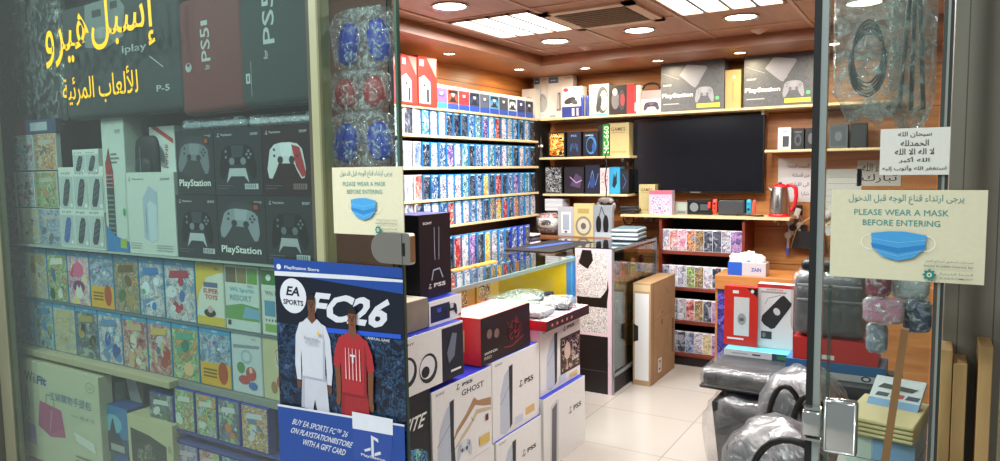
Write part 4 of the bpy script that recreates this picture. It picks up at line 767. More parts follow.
X0,X1,Z0,Z1=spanY(802,821,410,436,1.28); MB().box(X0,X1+.0005,-.026,-.0105,Z0,Z1,lk,.004,seg=2).build('latch_plate',t); MB().box(X0+.004,X1,-.028,-.012,Z1+.002,Z1+.006,lk).build('latch_bar',t); MB().box(X0+.004,X1,-.028,-.010,Z0-.006,Z0-.002,lk).build('latch_bar',t)
# left fixed panel
t=thing('fixed_glazing','tall clear glass panel left of the doorway with hanging packs behind','glass panel',(-1.18,1.3,0))
MB().box(-.118,.114,-.005,.005,.02,2.3,shopglass).build('pane',t); MB().box(.1145,.121,-.006,.006,.02,2.3,edge).build('polished_edge',t)
t=thing('door_lock','rounded brushed lock keeper clamped on the left glass edge','lock',(0,1.3,0))
X0,X1,Z0,Z1=spanY(370,409,233,264,1.27); cx,cz,r_=X0+(Z1-Z0)/2,(Z0+Z1)/2,(Z1-Z0)/2
m=MB(); m.prism([(cx+r_*math.cos(a),cz+r_*math.sin(a)) for a in [PI/2+PI*i/16 for i in range(17)]]+[(X1-.004,Z0),(X1,Z0+.006),(X1,Z1-.006),(X1-.004,Z1)],-.026,-.007,M('#a8a49c',.3,.85)); m.build('keeper_plate',t)
MB().box(X1-.022,X1-.016,-.0275,-.0262,cz-.016,cz+.014,K).build('latch_slot',t); MB().box(X1-.026,X1-.024,-.0285,-.0262,Z0,Z1,lk).build('ridge',t)
frm=wood('pale_green_frame','#8c8e6c','#9c9e7a',(4,4,1),.4); struct('window_1',MB().box(-1.33,-1.300,1.285,1.33,0,2.3,frm,.003))
struct('window_2',MB().box(-3.065,-2.985,1.29,1.325,0,2.3,wood('aged_frame','#6a6a55','#7c7b64',(4,4,1),.5),.004))
tag(MB().box(-2.984,-1.332,1.296,1.304,.0,2.3,glassmat('window_glass','#e8f2ee',1.0,0,.012)).build('window_3'),kind='structure')
struct('wall_front_left',MB().box(-4.2,-3.07,1.25,1.345,0,2.5,M('#55564e',.6)))
# right side frame, pillar and boards
struct('window_4',MB().box(.004,.009,1.296,1.34,0,2.3,M('#4c534f',.3,.5)).box(.0095,.013,1.296,1.34,0,2.3,M('#9aa29c',.3,.5)).box(.0135,.0175,1.296,1.34,0,2.3,M('#39403c',.3,.4)))
pil=wood('grey_brown_stone','#6c665a','#7a7366',(3,3,1),.5,(0,.052,.002,.01),'#4c483f')
struct('wall_front_right',MB().box(.022,1.4,1.48,1.62,0,2.5,pil)); struct('wall_front_header',MB().box(-3.3,1.4,1.34,1.44,2.35,2.9,pil))
tag(MB().box(.095,.104,1.25,1.3,0,2.3,M('#77807a',.25,.5)).build('trim_20'),kind='structure')
G='raw wooden boards leaning by the doorway'
for i,(a,b_,yt,l) in enumerate([(939,951,350,'left'),(952,966,364,'middle'),(977,991,346,'right')]):
    X0=at(a,400,Y=1.40).x; X1=at(b_,400,Y=1.40).x; z=at((a+b_)/2,yt,Y=1.40).z
    tag(MB().box(X0,X1,1.40,1.475,0,z,mdf,.001).build('wooden_board'),'%s of three upright raw wooden boards beside the doorway frame'%l,'board',G)
# ================= SIGNS ON GLASS =================
tl=M('#3f8c88',.5); mk=M('#3f96cc',.5); mk2=M('#2a78b4',.5); cream=M('#cdc9ab',.45)
def masksign(label,px,full=True):
    X0,X1,Z0,Z1=spanY(*px,1.29); w,h=X1-X0,Z1-Z0; t=thing('mask_sign',label,'sign',(X0,1.292,Z0))
    MB().box(0,w,-.0006,.002,0,h,cream,.0003).build('sign_sheet',t); p=Print(w,h)
    p.text(arab('يرجى ارتداء قناع الوجه قبل الدخول'),.12,.84,.86,.95,M('#5c8a84'),.012); p.text('PLEASE WEAR A MASK',.16,.72,.77,.785,tl,.0); p.text('BEFORE ENTERING',.22,.605,.72,.67,tl,.0)
    for s in (-1,1): p.line([(.455+s*(.17+.07*math.sin(a)),.42+.085*math.cos(a)) for a in [PI*i/12 for i in range(13)]],.0008,M('#f0f0ea'))
    p.poly([(.28,.52),(.40,.545),(.5,.545),(.64,.51),(.63,.36),(.56,.26),(.46,.22),(.36,.26),(.29,.36)],mk); p.poly([(.28,.41),(.46,.36),(.64,.41),(.63,.36),(.46,.30),(.29,.36)],mk2); p.line([(.28,.46),(.46,.42),(.64,.46)],.0006,M('#8cc4e4')); p.line([(.29,.34),(.46,.27),(.62,.34)],.0006,M('#8cc4e4'))
    d=M('#3c5a5a'); 
    p.text(arab('اصدارات لتحقيق الصالح العام'),.64,.215,.93,.245,d,.005); p.text('Issued in public interest by:',.63,.165,.93,.195,d,.01)
    gx,gy=.665,.085
    for k in range(8): a=k*PI/4; p.ell(gx+.036*math.cos(a),gy+.052*math.sin(a),.008,.012,M('#1f7a70'),6)
    p.ell(gx,gy,.033,.05,M('#1f7a70'),16); p.ell(gx,gy,.017,.026,cream,12); p.ell(gx,gy,.008,.012,M('#1f7a70'),8); p.text(arab('الخدمة الشرعية'),.73,.085,.93,.12,d,.005); p.text('AL DAAYA COMMUNITY',.73,.045,.93,.065,d,.005)
    p.build(t,0,-.0006,0,'print')
masksign('cream face mask sign on the right glass panel beside the doorway',(830.5,986.5,190,281))
masksign('cream face mask sign on the left glass panel under the bagged grips',(332.5,403,167,235))
X0,X1,Z0,Z1=spanY(880,950,128,175,1.29); t=thing('prayer_sign','small white sign of five lines of black Arabic prayers on the right glass','sign',(X0,1.292,Z0)); MB().box(0,X1-X0,-.0006,.002,0,Z1-Z0,M('#ccccc2',.5),.0003).build('sign_sheet',t)
p=Print(X1-X0,Z1-Z0)
for i,(s,a,b_) in enumerate([('سبحان الله',.26,.74),('الحمدلله',.3,.7),('لا اله الا الله',.22,.78),('الله أكبر',.28,.72),('استغفر الله وأتوب إليه',.04,.96)]): p.text(arab(s),a,.80-i*.18,b_,.93-i*.18,K,.012)
p.build(t,0,-.0006,0,'print')
# ================= HANGING BAGGED GRIPS (left panel) =================
G='bagged silicone grips hanging behind the left glass'
for i,(px,c,l) in enumerate([((332,393,8,70),'#1c2cb0','uppermost bag holding two blue silicone grips'),((330,388,70,112),'#b42430','middle bag holding two red silicone grips'),((329,396,112,168),'#1c2cb0','lowest bag holding two blue silicone grips, above the mask sign')]):
    X0,X1,Z0,Z1=spanY(*px,1.36); w,h=X1-X0,Z1-Z0; t=thing('grip_pack',l,'packet',((X0+X1)/2,1.365,Z0),0,G)
    MB().ell((0,0,h/2),w*.5,.022,h*.5,wrapmat('grip_bag',.2,'#e6ecf4',.12,60,.8),20,e=.5,nz=.12,seed=i).build('plastic_bag',t)
    for s in (-1,1): MB().ell((0,0,0),w*.17,.014,h*.36,M(c,.5),16,e=.85,T=Matrix.Translation((s*w*.25,0,h*.46))@Matrix.Rotation(-s*.22 if i!=1 else -.2,4,'Y')).build('silicone_grip',t)
    MB().box(-w*.3,w*.3,-.001,.001,h*.9,h*1.02,wrapmat('grip_bag',.2,'#e6ecf4',.12,60,.8)).build('header_flap',t)
tag(MB().box(-1.40,-1.345,1.345,1.60,0,2.3,wood('brown_side_panel','#66483c','#7a584a',(3,3,1),.5)).build('trim_21'),kind='structure')
# ================= THINGS BEHIND THE RIGHT GLASS =================
G='clear bags hanging behind the right glass'
for i,(px,Y,l) in enumerate([((838,900,-40,118),1.50,'big crinkled clear bag of coiled cables hanging behind the right glass'),((893,934,-40,126),1.56,'crinkled clear bag with grey tripod hanging beside the frame')]):
    X0,X1,Z0,Z1=spanY(*px,Y); w,h=X1-X0,Z1-Z0; t=thing('cable_bag',l,'bag',((X0+X1)/2,Y,Z0),0,G)
    MB().ell((0,0,h/2),w*.56,.04,h*.5,wrapmat('grey_bag',.62,'#b4bab8',.14,34,1),22,e=.55,nz=.2,seed=20+i,ns=5).build('plastic_bag',t)
    m=MB()
    if i==0:
        for k in range(5): m.tube([(w*.3*math.cos(a)*(1-.05*k),.01*math.sin(k),h*(.34+.02*k)+h*.2*math.sin(a)) for a in [2*PI*j/20 for j in range(21)]],.0022,M('#30343a'),6)
    else: [m.cyl((x*w,0,.03),(x*w*.3,0,h*.9),.004,M('#4a5058',.3,.6)) for x in (-.3,0,.3)]
    m.build('contents',t)
    # small things lower in the bag
# hanging packs rail
G='soft packs hanging on hooks behind the right glass'
rl=M('#aab0b4',.25,.8)
for i,(px,Y,c,l) in enumerate([((866,892,271,296),1.56,'#8c1c3c','dark crimson soft pack under the mask sign'),((892,930,271,300),1.58,'#c8c8ca','white and grey soft pack by the frame, under the mask sign'),((863,905,298,323),1.53,'#d088a4','pink soft pack hanging under the crimson one'),((903,932,300,332),1.55,'#24386c','navy soft pack hanging right of the wooden stick'),((866,888,323,352),1.57,'#7c8a9c','grey blue patterned pack under the pink one')]):
    X0,X1,Z0,Z1=spanY(*px,Y); w,h=X1-X0,Z1-Z0; t=thing('soft_pack',l,'packet',((X0+X1)/2,Y,Z0),0,G)
    MB().ell((0,0,h/2),w*.5,.014,h*.5,M(c,.7),18,e=.5,nz=.12,seed=30+i).build('pack_body',t); MB().ell((0,0,h/2),w*.53,.018,h*.54,wrapmat('grip_bag',.2,'#e6ecf4',.12,60,.8),16,e=.5,nz=.1,seed=i).build('plastic_sleeve',t)
    MB().tube([(0,.01,h*1.1),(0,-.02,h*1.02),(-.008,-.035,h*1.06)],.0013,rl,6).build('hook',t)
# stacked flat boxes, folders on a plinth
tag(MB().box(-.165,.0,1.38,1.75,0,.90,M('#8a8c88',.5),.004).build('display_plinth').data and bpy.data.objects['display_plinth'],'low plinth under the stacked cream folders behind the right glass','plinth')
G='pale blue boxes under the cream folders'
for i in range(3):
    carton('flat_box','pale blue and white flat box under the cream folders, %s from bottom'%ORD[i],'box',.115,.16,.045,(-.062,1.55,.901+i*.0465),-.12,body=M('#a8bcd0',.4),group=G,art=lambda p:(p.rect(0,0,.38,1,M('#c8d0c4')),p.rect(.4,.08,1,.92,M('#7c9cc0'))))
G='cream folders stacked behind the right glass'
for i in range(4):
    t=carton('cream_folder','cream cardboard folder in the stack behind the wooden stick, %s from bottom'%ORD[i],'folder',.12,.17,.0065,(-.064,1.54,1.0415+i*.0085),-.15,body=M('#c8b480',.5),group=G)
G='printed packs on the cream folders'
t=thing('printed_pack','white pack with blue and orange pictures lying on the cream folders','packet',(-.052,1.585,1.076),-.2); 
MB().box(-.045,.045,-.055,.055,0,.012,M('#d8dce0',.3),.002,T=Matrix.Rotation(.55,4,'X')).build('pack_body',t)
p=Print(.09,.11); p.rect(0,0,1,1,M('#d6dade')); p.rect(0,.0,1,.26,M('#b89878')); p.rect(0,.26,1,.44,M('#7ca4cc')); [p.poly([(.1+.3*k,.5),(.35+.3*k,.5),(.38+.3*k,.6),(.14+.3*k,.6)],M(c)) for k,c in enumerate(['#3c4048','#c03a38','#2a3a5c'])]; p.poly([(.1,.7),(.8,.68),(.9,.78),(.2,.82)],M('#26282c')); o=p.build(t,-.045,-.055,.013,'printed_front'); o.rotation_euler.x=-(PI/2-.55)+0
o.location=(-.045,-.055*math.cos(.55)-.012*math.sin(.55)-.001,-.055*math.sin(.55)+.012*math.cos(.55)+.0005)
t=thing('wooden_stick','brown wooden stick leaning against the boxes behind the right glass','stick',(0,0,0))
a=at(907,319,Y=1.35); b_=at(884,470,Y=1.33); MB().prism([(-.0055,0),(.0055,0),(.0055,1),(-.0055,1)],-.006,.006,wood('brown_stick_wood','#6a4c2c','#806038',(9,9,1),.5)).build('stick_body',t)
d=a-b_; s=d.length/(d.z)*(b_.z) ; t.location=b_-d*(b_.z/d.z); t.rotation_euler=(0,math.atan2(d.x,d.z),0); t.children[0].scale=(1,1,(a-t.location).length)
# ================= WINDOW DISPLAY (left) =================
slate=M('#262a2c',.6)
struct('wall_window_back',MB().box(-3.3,-1.345,1.605,1.625,0,2.5,slate)); struct('wall_window_left',MB().box(-3.3,-3.27,1.35,1.60,0,2.5,slate))
struct('ceiling_window',MB().box(-3.3,-1.345,1.345,1.625,2.5,2.54,slate))
dsp=M('#b9ad8c',.5)
ZS=1.284
tag(MB().box(-3.26,-1.405,1.395,1.60,ZS-.008,ZS-.001,M('#a8b4ac',.3)).build('display_shelf'),'thin pale shelf in the window carrying controller and console boxes','shelf')
tag(MB().box(-3.26,-2.13,1.385,1.60,.842,.866,dsp,.002).build('display_shelf'),'cream edged window shelf under the two rows of large game cases','shelf')
# tiered riser holding the two rows of cases
tag(MB().box(-3.26,-1.43,1.46,1.598,.867,1.272,M('#3a3f40',.7)).box(-3.26,-1.43,1.42,1.459,1.058,1.065,M('#6a7a80',.4)).build('display_riser'),'grey riser behind the two rows of large window game cases','riser')
# ---- controller boxes ----
def art_ds(body,gt,mid,edgec,ps=0,back='#2b2e34'):
    def f(p):
        p.rect(0,0,1,1,M(back,.35)); s=M('#c4c8cc',.4); p.text('SONY',.78,.88,.94,.92,s)
        if ps: 
            p.ell(.47,.58,.44,.34,M('#34383e')); padshape(p,.48,.6,.84,.56,M(body,.4),M(mid,.4),M('#2c3036'),-.08); p.text('PlayStation',.06,.1,.9,.24,W,.02); p.rect(.74,.76,.9,.9,M('#3a2420')); p.rect(.78,.8,.86,.86,M('#a04830'))
        else:
            pslogo(p,.1,.9,.06,s); p.text('PlayStation',.16,.88,.4,.92,s); padshape(p,.5,.53,.8,.62,M(body,.4),M(mid,.4),M(edgec,.4)); p.poly([(.33,.40),(.67,.40),(.74,.18),(.64,.28),(.36,.28),(.26,.18)],M(gt,.4)) if gt else None
            p.rect(.64,.09,.92,.17,s if back!='#2c1418' else M('#8a6a6a')); [p.rect(.66+i*.04,.1,.675+i*.04,.16,M('#30343a')) for i in range(6)]; p.line([(.06,.14),(.4,.14)],.0008,M('#8a8e94')); p.line([(.06,.1),(.3,.1)],.0008,M('#8a8e94'))
    return f
ga='boxed game controllers in the shop window'; DS=[
((176,214,124,191),1,art_ds('#6f757d',None,'#82888f','',1),'black boxed grey controller lettered large, upper left of six'),
((214,262,124,191),1,art_ds('#0b0c0f','#b8bcc0','#3a3e46','#7a8088'),'boxed black and white controller, upper middle of six'),
((262,311,119,191),1,art_ds('#d4d6da',None,'#e4e6ea','#3a3030',0,'#2c1418'),'dark red boxed white controller with red grip, upper right of six'),
((177,218,193,262),0,art_ds('#0b0c0f','#b8bcc0','#3a3e46','#7a8088'),'boxed black and white controller, lower left of six'),
((218,266,193,262),0,art_ds('#8b939c',None,'#a0a8b0','',1),'black boxed grey controller lettered large, lower middle of six'),
((266,314,193,262),0,art_ds('#08090c','#b0b4b8','#24272e','#6a7078'),'boxed black controller with pale grips, lower right of six')]
for px,up,fn,l in DS:
    X0,X1,Z0,Z1=spanY(*px,1.40); h=.198
    t=carton('controller_box',l,'box',X1-X0-.003,.08,h,((X0+X1)/2,1.441,ZS+(h+.0015)*up),0,body=M('#1a1c20',.4),art=fn,group=ga)
    if 'red grip' in l: p=Print(X1-X0,h); p.poly([(.62,.72),(.78,.68),(.9,.3),(.82,.26),(.7,.42)],M('#b02830')); p.d=.002; p.build(t,-(X1-X0)/2,-.0415,0,'red_grip_print')
# shiny flat packs on top of controller boxes
for i,(x0,x1,l) in enumerate([(-2.02,-1.72,'left shiny grey wrapped pack lying on the controller boxes'),(-1.71,-1.43,'right shiny white wrapped pack lying on the controller boxes')]):
    t=thing('wrapped_pack',l,'packet',((x0+x1)/2,1.445,ZS+.40),0,'shiny packs on the controller boxes')
    MB().box(-(x1-x0)/2,(x1-x0)/2,-.04,.05,0,.022,M(['#8f9aa4','#c8ccd4'][i],.3),.006).build('inner_pack',t); MB().box(-(x1-x0)/2-.004,(x1-x0)/2+.004,-.044,.054,-.001,.032,wrapmat('grip_bag',.2,'#e6ecf4',.12,60,.8),.01).build('wrap',t)
# ---- white boxes ----
def Yb(label,px,Y,d,art,body=M('#c8d0c8',.4),z=None,name='product_box',group=None,**k): return cartY(name,label,'box',px,Y,d,z=z,art=art,body=body,group=group,**k)
def art_skin(p):
    p.rect(0,0,1,1,M('#c4ccc6')); p.text('SONY',.6,.88,.85,.91,K); [p.rect(.36,.72-.03*i,.64+.1*(i%2),.735-.03*i,M('#6c746e')) for i in range(3)]
    p.poly([(.1,.14),(.1,.66),(.28,.78),(.44,.6),(.44,.08),(.28,.03)],M('#3a3e44')); p.poly([(.1,.5),(.28,.62),(.44,.46),(.44,.56),(.28,.74),(.1,.64)],M('#a03030')); [p.rect(.12,.1+i*.035,.42,.112+i*.035,M('#6c8a80')) for i in range(10)]; [p.rect(.12,.48+i*.03,.42,.488+i*.03,M('#c89090')) for i in range(4)]
    p.poly([(0,0),(1,0),(1,.08),(.4,.12),(0,.2)],M('#2878b8')); p.rect(.62,.03,.9,.1,M('#98b040')); p.ell(.86,.3,.05,.03,M('#3a9a50'))
Yb('tall white box with a striped black, red and green console panel',(105,127,124,258),1.40,.07,art_skin,z=ZS)
def art_disc(p):
    p.rect(0,0,1,1,M('#c9cec8')); p.text('PlayStation',.16,.9,.4,.93,K); pslogo(p,.1,.915,.05,K); p.text('SONY',.74,.9,.92,.93,K); p.poly([(.36,.2),(.36,.68),(.5,.84),(.66,.76),(.64,.2),(.52,.14)],M('#a8b4c4')); p.poly([(.46,.18),(.46,.62),(.5,.66),(.64,.6),(.64,.2),(.52,.14)],M('#c0cad6')); p.line([(.42,.25),(.42,.55)],.002,M('#30343a')); [p.rect(.06,.06+.03*i,.3,.072+.03*i,M('#a0a8a4')) for i in range(3)]; [p.rect(.6,.05+.03*i,.92,.062+.03*i,M('#a0a8a4')) for i in range(3)]
Yb('wide white box with a pale console drive picture, under the black backpack',(127,176,178,260),1.40,.08,art_disc,z=ZS,body=M('#c4c9c2',.4))
def art_rw(p): p.rect(0,0,1,1,M('#c8ccca')); p.poly([(.1,.98),(.95,.70),(.95,.78),(.3,1),(.1,1)],M('#b03838')); p.poly([(.0,.22),(.9,.04),(.9,.12),(.0,.30)],M('#b03838')); p.ell(.45,.5,.16,.22,M('#7c8084'),rot=.5); p.ell(.45,.52,.1,.15,M('#4c5054'),rot=.5); p.text('FIFINE',.62,.3,.72,.7,M('#8a3030'),vert=True)
zz=ZS+.225
Yb('white box with diagonal red stripes and a mouse shaped device',(150,175,116,176),1.44,.06,art_rw,z=zz+.0)
t=thing('backpack','small black backpack standing on the white drive box in the window','backpack',(at(139,178,Y=1.40).x,1.45,zz))
bk_=M('#1b1f26',.6); MB().ell((0,0,.085),.065,.03,.085,bk_,20,e=.5).build('bag_body',t); MB().ell((0,-.026,.055),.045,.016,.04,M('#22262e',.6),16,e=.6).build('front_pocket',t); MB().tube([(-.02,0,.165),(-.012,0,.19),(.012,0,.19),(.02,0,.165)],.005,K).build('handle',t); MB().box(.0,.003,-.043,-.040,.03,.13,M('#6a707a')).build('zip',t)
# joy grips boxes: white trays each showing grips
def art_grip(n,blue=False):
    def f(p):
        p.rect(0,0,1,1,M('#c6cdc8')); p.rect(0,.80,1,1,M('#d6dad4')); [p.text('pro grip',.06+i*(.94/n),.82,.06+i*(.94/n)+.6/n,.9,M('#5c6468')) for i in range(n)]
        for i in range(n):
            u=(i+.5)/n; p.rect(i/n+.02,.06,(i+1)/n-.02,.78,M('#b2bcbc'))
            p.poly([(u-.30/n,.2),(u-.24/n,.12),(u+.0/n,.12),(u+.12/n,.25),(u+.28/n,.6),(u+.24/n,.72),(u+.02/n,.74),(u-.12/n,.6)],M('#3c60a8' if blue and i==0 else '#3a4048')); p.line([(u-.2/n,.3),(u+.14/n,.4)],.002,M('#78828a')); p.line([(u-.16/n,.42),(u+.18/n,.52)],.002,M('#78828a')); p.line([(u-.1/n,.54),(u+.2/n,.64)],.002,M('#78828a')); p.ell(u+.3/n,.14,.08/n,.05,M('#e0e4e0'))
    return f
Yb('white tray box of three grey grips, lower one, left one of them blue',(61,105,205,247),1.40,.08,art_grip(3,True),z=ZS,group='white boxes of thumb grips')
h1=.125; 
Yb('white tray box of three grey grips, middle of the grip stack',(59,104,159,204),1.40,.08,art_grip(3),z=ZS+.1335,group='white boxes of thumb grips')
Yb('small white tray box of grey grip on top of the grip stack',(72,98,133,158),1.40,.08,art_grip(2),z=ZS+.268,group='white boxes of thumb grips')
def figs(cols,seed,n=5):
    def f(p):
        random.seed(seed)
        for k in range(n):
            u,v=.15+.7*random.random(),.12+.6*random.random(); s=.06+.14*random.random(); p.ell(u,v,s,s*.55,M(random.choice(cols),.3),10,rot=random.random()*3)
        for k in range(4):
            u=.2+.5*random.random(); v=.15+.65*random.random(); p.line([(u,v),(u+.25*random.random(),v+.2*(random.random()-.5))],.004,M(random.choice(cols),.3))
        p.poly([(.15,.7),(.85,.74),(.8,.86),(.2,.83)],M(cols[0],.3))
    return f
# small white game cases at far left
def wincase(label,w,h,d,loc,pal_,top=None,blob=None,group=None,shell='#2f7fb0',tilt=0,deco=None,hd=True,sc=30):
    t=thing('game_case',label,'game case',loc,tilt,group)
    MB().box(-w/2,w/2,-d/2,d/2,0,h,M(shell,.25),.0015).build('case_shell',t)
    p=Print(w-.006,h-.006)
    p.mb.add([(0,-.0004,0),(p.w,-.0004,0),(p.w,-.0004,p.h),(0,-.0004,p.h)],[(0,1,2,3)],pal(pal_,sc))
    if hd: p.rect(0,.91,1,1,M(top or '#3a94c4',.3)); p.text('Wii U',.42,.935,.6,.97,W)
    if deco: deco(p)
    p.build(t,-w/2+.003,-d/2,.003,'cover_sheet'); return t
small=[((13,33,137,170),'s','grey'),((34,56,137,170),'o','orange tinted'),((-4,15,173,205),'k','dark'),((16,34,173,205),'s','silver'),((35,57,173,205),'g','green'),((0,18,206,240),'p','purple tinted'),((19,38,207,241),'c','cream'),((39,60,208,244),'b','blue')]
for i,(px,c,nm) in enumerate(small):
    X0,X1,Z0,Z1=spanY(*px,1.42); r_=0 if i<2 else (1 if i<5 else 2); z=ZS+[.285,.142,0][r_]
    wincase('small white edged %s handheld game, %s row of the far left window stack'%(nm,['top','middle','bottom'][r_]),X1-X0-.006,.138,.02,((X0+X1)/2,1.432,z),c,hd=False,deco=figs(['#b8b4ac','#6a6870','#a89088'],90+i,4),group='small handheld games at the far left of the window',shell='#c6ccc8',sc=30)
# ---- rows A and B of large cases ----
def d_orange(p): p.rect(0,0,1,.40,M('#e0a828')); p.ell(.75,.25,.16,.2,M('#b0481c')); [p.rect(.1,.26-.06*i,.55,.29-.06*i,M('#7a5a18')) for i in range(3)]; [p.ell(.2+.15*i,.66+.05*(i%3),.06,.03,M(['#a8c0e8','#c888b8','#7858b0','#d8d8f0','#5888c8'][i]),8) for i in range(5)]
def d_yel(p): 
    p.rect(0,0,1,1,M('#d6d6cc')); p.poly([(0,1),(1,1),(1,.88),(.4,.78),(.1,.5),(0,.2)],M('#d8b83c')); p.rect(0,0,1,.14,M('#d8b83c')); p.rect(.28,.62,.8,.7,M('#5a6a8a')); p.text('SUPER',.26,.52,.82,.6,M('#c05858'),.04); p.text('TOYS',.32,.42,.78,.5,M('#c05858'),.04); p.ell(.48,.2,.22,.07,M('#302c28')); p.ell(.5,.26,.1,.06,M('#d0a8a8')); p.text('Wii',.68,.9,.84,.95,M('#8a8a88'))
def d_sport(p):
    p.rect(0,0,1,1,M('#ccd4d0')); p.rect(.02,.74,.34,.98,M('#6a5a44')); p.rect(.36,.74,.66,.98,M('#8a7a50')); p.rect(.68,.74,.98,.98,M('#6a9a48')); p.text('Wii Sports',.14,.58,.86,.67,M('#4a9ab8')); p.text('RESORT',.14,.46,.8,.55,M('#6a98a8'),.02); p.poly([(0,.16),(1,.16),(1,.38),(.5,.42),(0,.36)],M('#6a9a58')); p.poly([(.5,.2),(1,.2),(1,.34),(.6,.38)],M('#78a8c8')); p.rect(.05,.06,.15,.14,M('#303438')); p.text('Wii',.68,.68,.84,.72,M('#8a8a88'))
def d_play(p):
    p.rect(0,0,1,1,M('#d2d6cc')); p.rect(.0,.76,.55,.98,M('#3a7a3a')); p.ell(.28,.87,.1,.05,W); p.text('Wii Play',.12,.58,.85,.67,M('#7a8a90')); p.rect(.1,.28,.52,.52,M('#5a90b0')); p.rect(.56,.28,.95,.5,M('#b89a4c')); p.rect(.1,.04,.9,.16,M('#88a858')); [p.ell(.16+.12*i,.22,.03,.02,M('#4c5058'),6) for i in range(6)]
def d_kart(p): 
    p.rect(0,0,1,1,M('#c8ccd0')); p.text('Wii',.68,.9,.84,.95,M('#8a8a88')); p.poly([(.05,.74),(.95,.78),(.95,.83),(.05,.8)],M('#8a8f98')); p.ell(.5,.62,.2,.12,M('#9ab4c8')); p.ell(.5,.62,.13,.08,M('#c8ccd0')); p.ell(.3,.42,.14,.1,M('#5a8a58')); p.ell(.64,.34,.18,.12,M('#b84848')); p.ell(.4,.22,.2,.08,M('#b8484c')); p.ell(.7,.14,.16,.07,M('#4a6ab0')); p.ell(.64,.4,.06,.05,M('#e0c0a0'))
def d_cream(p): p.rect(0,0,1,1,M('#cbbf98')); p.ell(.7,.68,.26,.2,M('#d8cfb4')); p.line([(.5,.8),(.7,.88),(.9,.78),(.95,.6),(.75,.5),(.55,.6),(.5,.8)],.003,M('#b06a5c')); p.ell(.7,.3,.2,.12,M('#b8503c')); p.ell(.4,.2,.12,.1,M('#a07a4c'))
def d_star(p): p.ell(.5,.66,.26,.15,M('#d8608c')); p.ell(.5,.34,.28,.12,M('#7a3468')); p.poly([(.3,.2),(.42,.38),(.5,.3),(.58,.38),(.7,.2),(.6,.12),(.4,.12)],M('#e0dcd0')); p.poly([(.1,.55),(.3,.8),(.24,.5)],M('#c83a68'))
A=[(8,29,'w','multicoloured pale',figs(['#c8d0c8','#5a8a48','#d0a840','#3a5a90'],1)),(29,48,'c','tan gold',figs(['#a8986c','#8a7a4c','#c8b888'],2,3)),(48,68,'g','green and red',figs(['#d8d8c8','#a83838','#30543a','#3a6a88'],3)),(68,90,'a','magenta with white figure',d_star),(90,114,'b','purple blue with yellow foot',d_orange),(114,139,'n','dark brown',figs(['#6a5838','#a8905c','#38302c','#507048'],5)),(139,164,'w','white and light blue',figs(['#3a78b8','#c04848','#d8e4f0','#58a858'],6)),(164,195,'w','white with red splashes',figs(['#a83a4c','#d8d8e0','#4a6ab0','#b84858'],7,8)),(195,224,'y','yellow and white',d_yel),(224,259,'w','white sports pictured',d_sport),(260,288,'w','white with billiard picture',d_play)]
B=[(14,34,'b','blue purple',figs(['#a888b0','#5878b0','#c8a868'],11)),(34,53,'t','blue green beach',figs(['#4a90c0','#88a868','#d8c890'],12)),(53,75,'c','pale tan',figs(['#c8b888','#a89868','#88a0a0'],13,3)),(75,97,'k','dark brown and black',figs(['#a89858','#3a302c','#5a6a3c'],14)),(97,121,'w','light blue and white',figs(['#5a88b8','#c8d8e0','#38589a'],15,8)),(121,146,'r','dark red crowded',figs(['#c8a888','#7a3838','#d8d0c0','#4a4858'],16,8)),(146,170,'r','red and orange crowded',figs(['#d0b060','#a84838','#c8c0c8','#5a6a88'],17,8)),(170,197,'g','green teal with peach ball',lambda p:(figs(['#58a088','#3a7868','#a8c8a0'],18)(p),p.ell(.62,.2,.2,.12,M('#e0b888')))),(197,229,'b','blue with yellow foot',d_orange),(229,260,'w','white racing pictured',d_kart),(260,288,'c','cream with red line drawing',d_cream)]
for row,z,hh,rn in ((A,1.066,.202,'upper'),(B,.8675,.192,'lower')):
    for i,(a,b_,c,nm,fn) in enumerate(row):
        y=285 if row is A else 335
        X0,X1=at(a,y,Y=1.42).x,at(b_,y,Y=1.42).x
        if rn=='upper' or b_>170: pass
        wh=i in (8,9,10) and fn not in (d_orange,)
        wincase('large %s game case, %s from left in the %s window row'%(nm,ORD[i],rn),X1-X0-.004,hh,.014,((X0+X1)/2,1.428 if rn=='upper' else 1.432,z if not(rn=='lower' and a>=170) else z),c,fn and None,None,'large game cases in the %s window row'%rn,'#2f86b4' if not wh else '#c4c8c0',0,fn,not wh)
# ---- rows C and D: stacks of blue disc game cases ----
t=None
tag(MB().box(-2.125,-1.43,1.415,1.60,.845,.866,M('#8a8c86',.5)).build('display_riser').data and [o for o in bpy.data.objects if o.name.startswith('display_riser')][-1],'thin grey ledge carrying the right hand large game cases','riser')
Cr=[(148,172,392,'k','dark green speckled'),(173,193,378,'g','grey green'),(194,215,380,'g','bright green lettered'),(216,238,384,'k','steel grey'),(239,266,388,'o','orange and teal')]
Dr=[(174,196,'p','purple and red'),(197,218,'r','dark red'),(219,240,'b','blue white'),(241,267,'n','dark tan')]
for i,(a,b_,y,c,nm) in enumerate(Cr):
    X0,X1=at(a,405,Y=1.40).x,at(b_,405,Y=1.40).x
    wincase('blue cased %s disc game, %s from left on the thin ledge'%(nm,ORD[i]),X1-X0-.003,.140,.03,((X0+X1)/2,1.42,.7035 if i else .671),c,None,None,'blue disc games below the large cases','#2a3fa0',0,figs(['#c8d0c8','#5a7a58','#a0a8b0'] if i<3 else ['#c8c8d0','#5a7a9a','#d07838'],40+i,6),False,36)
tag(MB().box(-2.32,-1.43,1.40,1.60,.661,.670,M('#39458c',.4)).box(-2.13,-1.43,1.40,1.60,.6965,.7025,M('#39458c',.4)).build('display_ledge').data and bpy.data.objects['display_ledge'],'blue ledge between the two rows of blue disc games','ledge')
